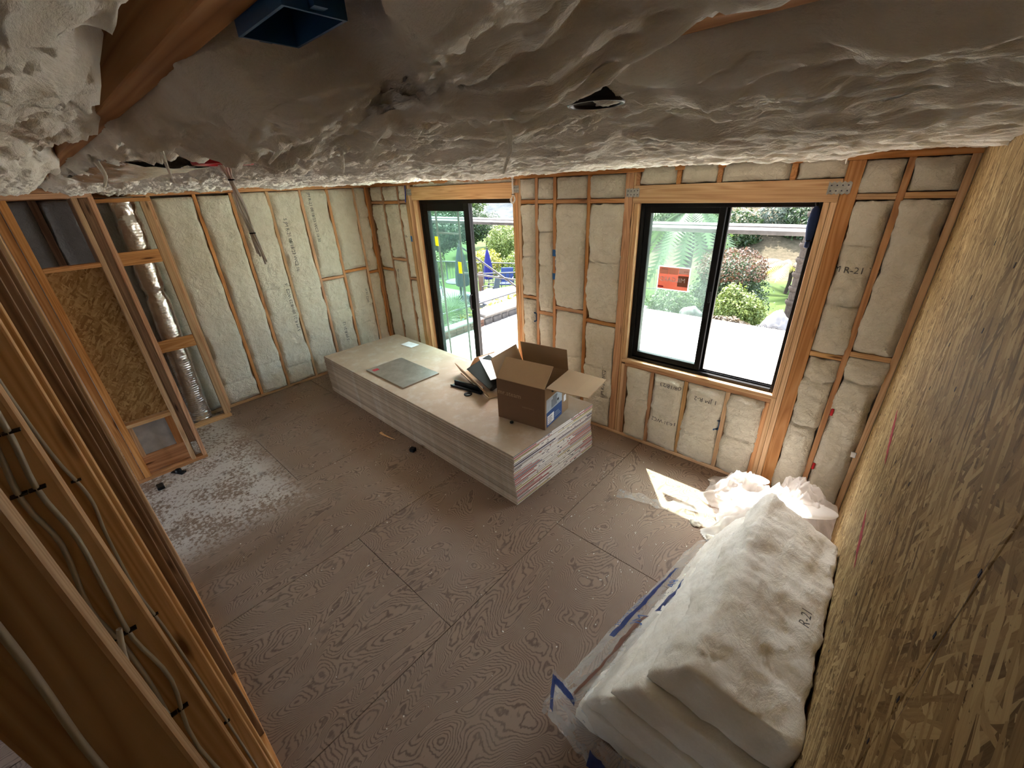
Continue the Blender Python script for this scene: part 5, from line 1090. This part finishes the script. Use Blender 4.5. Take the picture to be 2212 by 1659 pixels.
# ---- ceiling fittings
def ceiling_can(label, x, y, z, r):
    t = thing('recessed_light', label, 'recessed light', (x, y, z)); lathe('trim_ring', [(r*.86, .03), (r*.86, 0), (r, 0), (r*1.03, .006), (r*1.0, .012), (r*.9, .02), (r*.9, .10)], MAT['black plastic'], t, n=32); lathe('baffle', [(r*.87, .004), (r*.5, .012), (0, .014)], MAT['black plastic'], t, n=32); lathe('can_body', [(r*.86, .02), (r*.84, .10), (0, .10)], MAT['black plastic'], t, n=32); lathe('gasket', [(r*.93, .022), (r*.96, .03), (r*.92, .05)], MAT['paper white'], t, n=32)
    box('mounting_plate', (-.16, -.07, .055), (-.05, .07, .058), MAT['galvanised'], t); box('mounting_clip', (-.13, -.02, .03), (-.10, .02, .055), MAT['black plastic'], t); return t
ceiling_can('black round recessed light can among the ceiling batts', -.426, .69, 2.800, .046); ceiling_can('dark recessed light can far left in the ceiling', -1.62, .76, 2.800, .055)
def red_box(label, x, y, z, r):
    t = thing('ceiling_outlet_box', label, 'outlet box', (x, y, z), 0, 'red ceiling boxes'); lathe('box_rim', [(0, .012), (r*.6, .012), (r*.62, .0), (r, 0), (r*1.02, .005), (r*.98, .03), (r*.5, .034), (0, .034)], MAT['red plastic'], t, n=32); lathe('knockout', [(0, .0), (r*.2, .0), (r*.2, .012)], MAT['red plastic'], t, n=14); return t
red_box('red round ceiling box with cables hanging from it', -1.53, .455, 2.776, .078); red_box('red ceiling box half hidden near the window', -.43, 1.43, 2.780, .04)
hb = thing('hanging_cables', 'bundle of pale cables hanging from the red ceiling box', 'cable', (-1.53, .455, 2.776))
rs = random.Random(3)
for k in range(6):
    ph = k*1.05; pts = [(.014*math.cos(ph), .014*math.sin(ph), .0), (.004*math.cos(ph)+.006, .004*math.sin(ph)+.004, -.04), (.010*math.cos(ph+1.5)+.010, .010*math.sin(ph+1.5)+.010, -.12), (.004*math.cos(ph+3)+.014, .006*math.sin(ph+3)+.016, -.19), (.010*math.cos(ph+3.4)+.018, .009*math.sin(ph+3.4)+.022, -.242-.009*k)]
    tube('cable', pts, .0028, MAT['cable white'], hb, 6)
for z_, q in ((-.04, .004), (-.19, .016)): lathe('cable_tie', [(.007, z_-.002), (.009, z_-.002), (.009, z_+.002), (.007, z_+.002)], MAT['black plastic'], hb, (.007+q*.45, q, 0), 12)
# blue box on the nearest joist
nb = thing('joist_outlet_box', 'blue plastic outlet box screwed to the nearest ceiling joist', 'outlet box', (-.477, .2325, 2.829))
for nm, lo, hi in (('side', (-.052, -.029, 0), (.052, -.026, .085)), ('side', (-.052, .026, 0), (.052, .029, .085)), ('end', (-.052, -.026, 0), (-.049, .026, .085)), ('end', (.049, -.026, 0), (.052, .026, .085)), ('back', (-.052, -.029, .085), (.052, .029, .088)), ('screw_ear', (.049, -.006, .002), (.062, .006, .018)), ('screw_ear', (-.062, -.006, .002), (-.049, .006, .018))): box(nm, lo, hi, MAT['blue plastic'], nb)
for k in range(5): tube('wire', [(.01+.006*k, -.01+.005*(k % 3), .08), (.012+.005*k, -.004, .05), (.006+.008*k, .004*(k % 2), .018)], .0022, MAT['copper wire'] if k % 2 else MAT['red plastic'], nb, 6)
tube('cable_end', [(-.025, 0, .085), (-.02, 0, .05), (-.018, .002, .025)], .006, MAT['cable jacket'], nb, 8)
# shreds hanging from the ceiling wool
for k, (x_, y_, L_, lb) in enumerate(((-.60, .66, .075, 'thin wool strand dangling in the middle of the ceiling'), (-1.15, .62, .05, 'short wool strand dangling left of the middle strand'), (-.74, .30, .05, 'curl of wool hanging beside the blue box'), (-1.35, .28, .06, 'wool wisp hanging near the left joist'), (-.33, 3.2, .07, 'shaggy wool tuft hanging above the window corner'), (-3.0, 3.35, .06, 'wool wisp hanging above the door'), (-1.9, .22, .05, 'wool wisp at the far left of the joist'))):
    rs = random.Random(k); p = [(0, 0, .02), (rs.uniform(-.01, .01), rs.uniform(-.01, .01), -L_*.4), (rs.uniform(-.02, .02), rs.uniform(-.015, .015), -L_)]
    tag(tube('wool_strand', p, .006 if k < 5 else .01, MAT['glass wool ceiling'], None, 7, (x_, y_, 2.785), (1.3, .5), flat=.6), lb, 'wool strand', 'hanging wool strands')

# ---- cables on the near studs
def cable(label, x, pts, r=.0062):
    t = thing('stud_cable', label, 'cable', (x, pts[0][0], 0)); P3 = [(x+r*.6, y, z) for y, z in pts]
    o = tube('cable', P3, r, MAT['cable jacket'], t, 8, flat=.55); rel(o, t); return t, x
def staple(t, x, y, z):
    o = box('staple', (x, y-.0085, z-.0014), (x+.0095, y+.0085, z+.0014), MAT['staple'], t); rel(o, t)
c1, _ = cable('single grey cable down the nearest stud face', -.502, [(-.125, 2.73), (-.135, 2.45), (-.141, 2.30), (-.151, 2.14), (-.15, 1.9), (-.14, 1.5), (-.14, .06)])
c2, _ = cable('left cable of the pair on the second stud', -.824, [(-.122, 2.73), (-.124, 2.45), (-.136, 2.32), (-.130, 2.23), (-.146, 2.10), (-.140, 2.0), (-.142, 1.86), (-.155, 1.62), (-.14, 1.2), (-.14, .06)])
c3, _ = cable('right cable of the pair on the second stud', -.824, [(-.105, 2.73), (-.108, 2.45), (-.118, 2.33), (-.113, 2.23), (-.121, 2.10), (-.126, 2.0), (-.117, 1.86), (-.140, 1.65), (-.12, 1.2), (-.12, .06)])
for z_, y_ in ((2.42, -.117), (2.33, -.127), (2.02, -.133), (1.78, -.135)): staple(c2, -.824, y_-.008, z_); staple(c3, -.824, y_+.010, z_)
c4, _ = cable('cable on the third stud bulging over the others', -1.268, [(-.135, 2.73), (-.140, 2.4), (-.134, 2.2), (-.122, 2.10), (-.121, 2.04), (-.131, 1.95), (-.140, 1.77), (-.136, 1.66), (-.133, 1.56), (-.130, 1.22), (-.129, .9), (-.13, .06)])
for z_, y_ in ((2.12, -.124), (1.66, -.136), (1.10, -.130)): staple(c4, -1.268, y_, z_)
tag(tube('loose_cable', [(-.80, -.13, 2.05), (-.80, -.145, 1.98), (-.80, -.15, 1.90), (-.81, -.145, 1.80)], .004, MAT['cable white'], None, 8), 'thin pale cable looping off the second stud', 'cable')
# ---- boxes, plates and leads on the window wall
def outlet(label, x, z, w_=.058, h_=.098):
    t = thing('outlet_box', label, 'outlet box', (x, YW-.012, z)); d = .075
    for nm, lo, hi in (('side', (-w_/2, 0, -h_/2), (-w_/2+.003, d, h_/2)), ('side', (w_/2-.003, 0, -h_/2), (w_/2, d, h_/2)), ('end', (-w_/2, 0, -h_/2), (w_/2, d, -h_/2+.003)), ('end', (-w_/2, 0, h_/2-.003), (w_/2, d, h_/2)), ('screw_ear', (-.006, -.002, h_/2), (.006, .02, h_/2+.012)), ('screw_ear', (-.006, -.002, -h_/2-.012), (.006, .02, -h_/2))): box(nm, lo, hi, MAT['blue plastic'], t)
    box('back', (-w_/2, .03, -h_/2), (w_/2, .034, h_/2), MAT['black plastic'], t); tube('wire', [(0, .03, -.03), (.01, .005, 0), (-.008, .0, .02), (.006, .02, .03)], .004, MAT['cable white'], t, 6); return t
outlet('blue outlet box on the stud beside the widest batt', -2.745, 1.865); outlet('blue outlet box low on the stud right of the door', -3.085, 1.215); outlet('blue outlet box under the window', -.86, .515, .075, .10)
for z_, lb in ((1.99, 'piece of blue tape above the outlet box'), (1.735, 'piece of blue tape below the outlet box')): tag(box('blue_tape', (-2.82, YW-.0016, z_-.035), (-2.776, YW-.0003, z_+.035), MAT['painters tape blue'], None), lb, 'tape')
tag(box('blue_tape', (-5.45, YW-.0016, 1.98), (-5.41, YW-.0003, 2.06), MAT['painters tape blue'], None), 'piece of blue tape on the stud left of the door', 'tape')
tag(box('white_clip', (.165, YW-.01, .60), (.20, YW-.0005, .65), MAT['paper white'], None, .003), 'small white clip on the corner stud', 'clip')
for z_, lb in ((.95, 'red flag scrap at mid height beside the right stud'), (.42, 'red flag scrap low beside the right stud')): tag(box('red_flag', (-.045, YW-.03, z_-.03), (-.025, YW-.012, z_+.03), MAT['red flag'], None, .004), lb, 'flag')
def tie_plate(label, x, z, w_, h_, y=YW-.0045):
    t = thing('tie_plate', label, 'metal plate', (x, y, z), 0, 'galvanised tie plates'); n_ = 9; top = []; bot = []
    for i in range(n_+1):
        a_ = -w_/2+w_*i/n_; top.append((a_, 0, h_/2-(.010 if i % 2 else 0))); bot.append((a_, 0, -h_/2+(.010 if i % 2 else 0)))
    poly_prism('plate', bot+top[::-1], (0, -.0018, 0), MAT['galvanised'], t)
    for i in range(4):
        for j in (-1, 1): box('nail_hole', (-w_*.36+i*w_*.24-.004, -.0026, j*h_*.2-.004), (-w_*.36+i*w_*.24+.004, -.0018, j*h_*.2+.004), MAT['dark pen'], t)
    return t
tie_plate('galvanised tie plate at the right end of the window header', -.395, 2.575, .13, .085); tie_plate('galvanised tie plate at the left end of the window header', -1.915, 2.575, .13, .08); tie_plate('galvanised tie plate at the left end of the door header', -5.335, 2.65, .11, .09); tie_plate('galvanised tie plate at the right end of the door header', -3.33, 2.64, .10, .085)
wl = thing('looped_cables', 'pale cables with a looped end hanging at the door header', 'cable', (-3.345, YW-.03, 2.79))
for k in range(3): tube('cable', [(.01*k, 0, .02), (.008*k-.01, -.004, -.10), (.006*k-.01, 0, -.20), (-.02-.012*k, -.006, -.255), (-.005, -.01, -.285-.006*k), (.022+.006*k, -.004, -.255), (.006, 0, -.205)], .004, MAT['cable white'], wl, 6)
for z_ in (-.05, -.20): lathe('cable_tie', [(.016, z_-.003), (.019, z_-.003), (.019, z_+.003), (.016, z_+.003)], MAT['black plastic'], wl, (-.004, 0, 0), 12)
tag(tube('blue_lead', [(-5.40, YW-.012, 2.74), (-5.405, YW-.014, 2.65), (-5.425, YW-.014, 2.56), (-5.435, YW-.014, 2.52)], .007, MAT['blue cable'], None, 7), 'short blue cable hanging left of the door header', 'cable')
hbag = thing('hanging_blue_bag', 'dark blue mesh bag hanging at the upper right window jamb', 'bag', (-.500, YW+.03, 2.17)); lathe('bag_body', [(0, .0), (.018, .01), (.016, .05), (.022, .07), (.032, .14), (.034, .20), (.024, .27), (.010, .29)], MAT['chair fabric blue'], hbag, n=14); tube('hook', [(0, 0, .28), (-.012, 0, .31), (0, 0, .325), (.014, 0, .31)], .003, MAT['iron'], hbag, 6); lathe('bag_tie', [(.019, .052), (.023, .055), (.019, .060)], MAT['black plastic'], hbag, n=14)
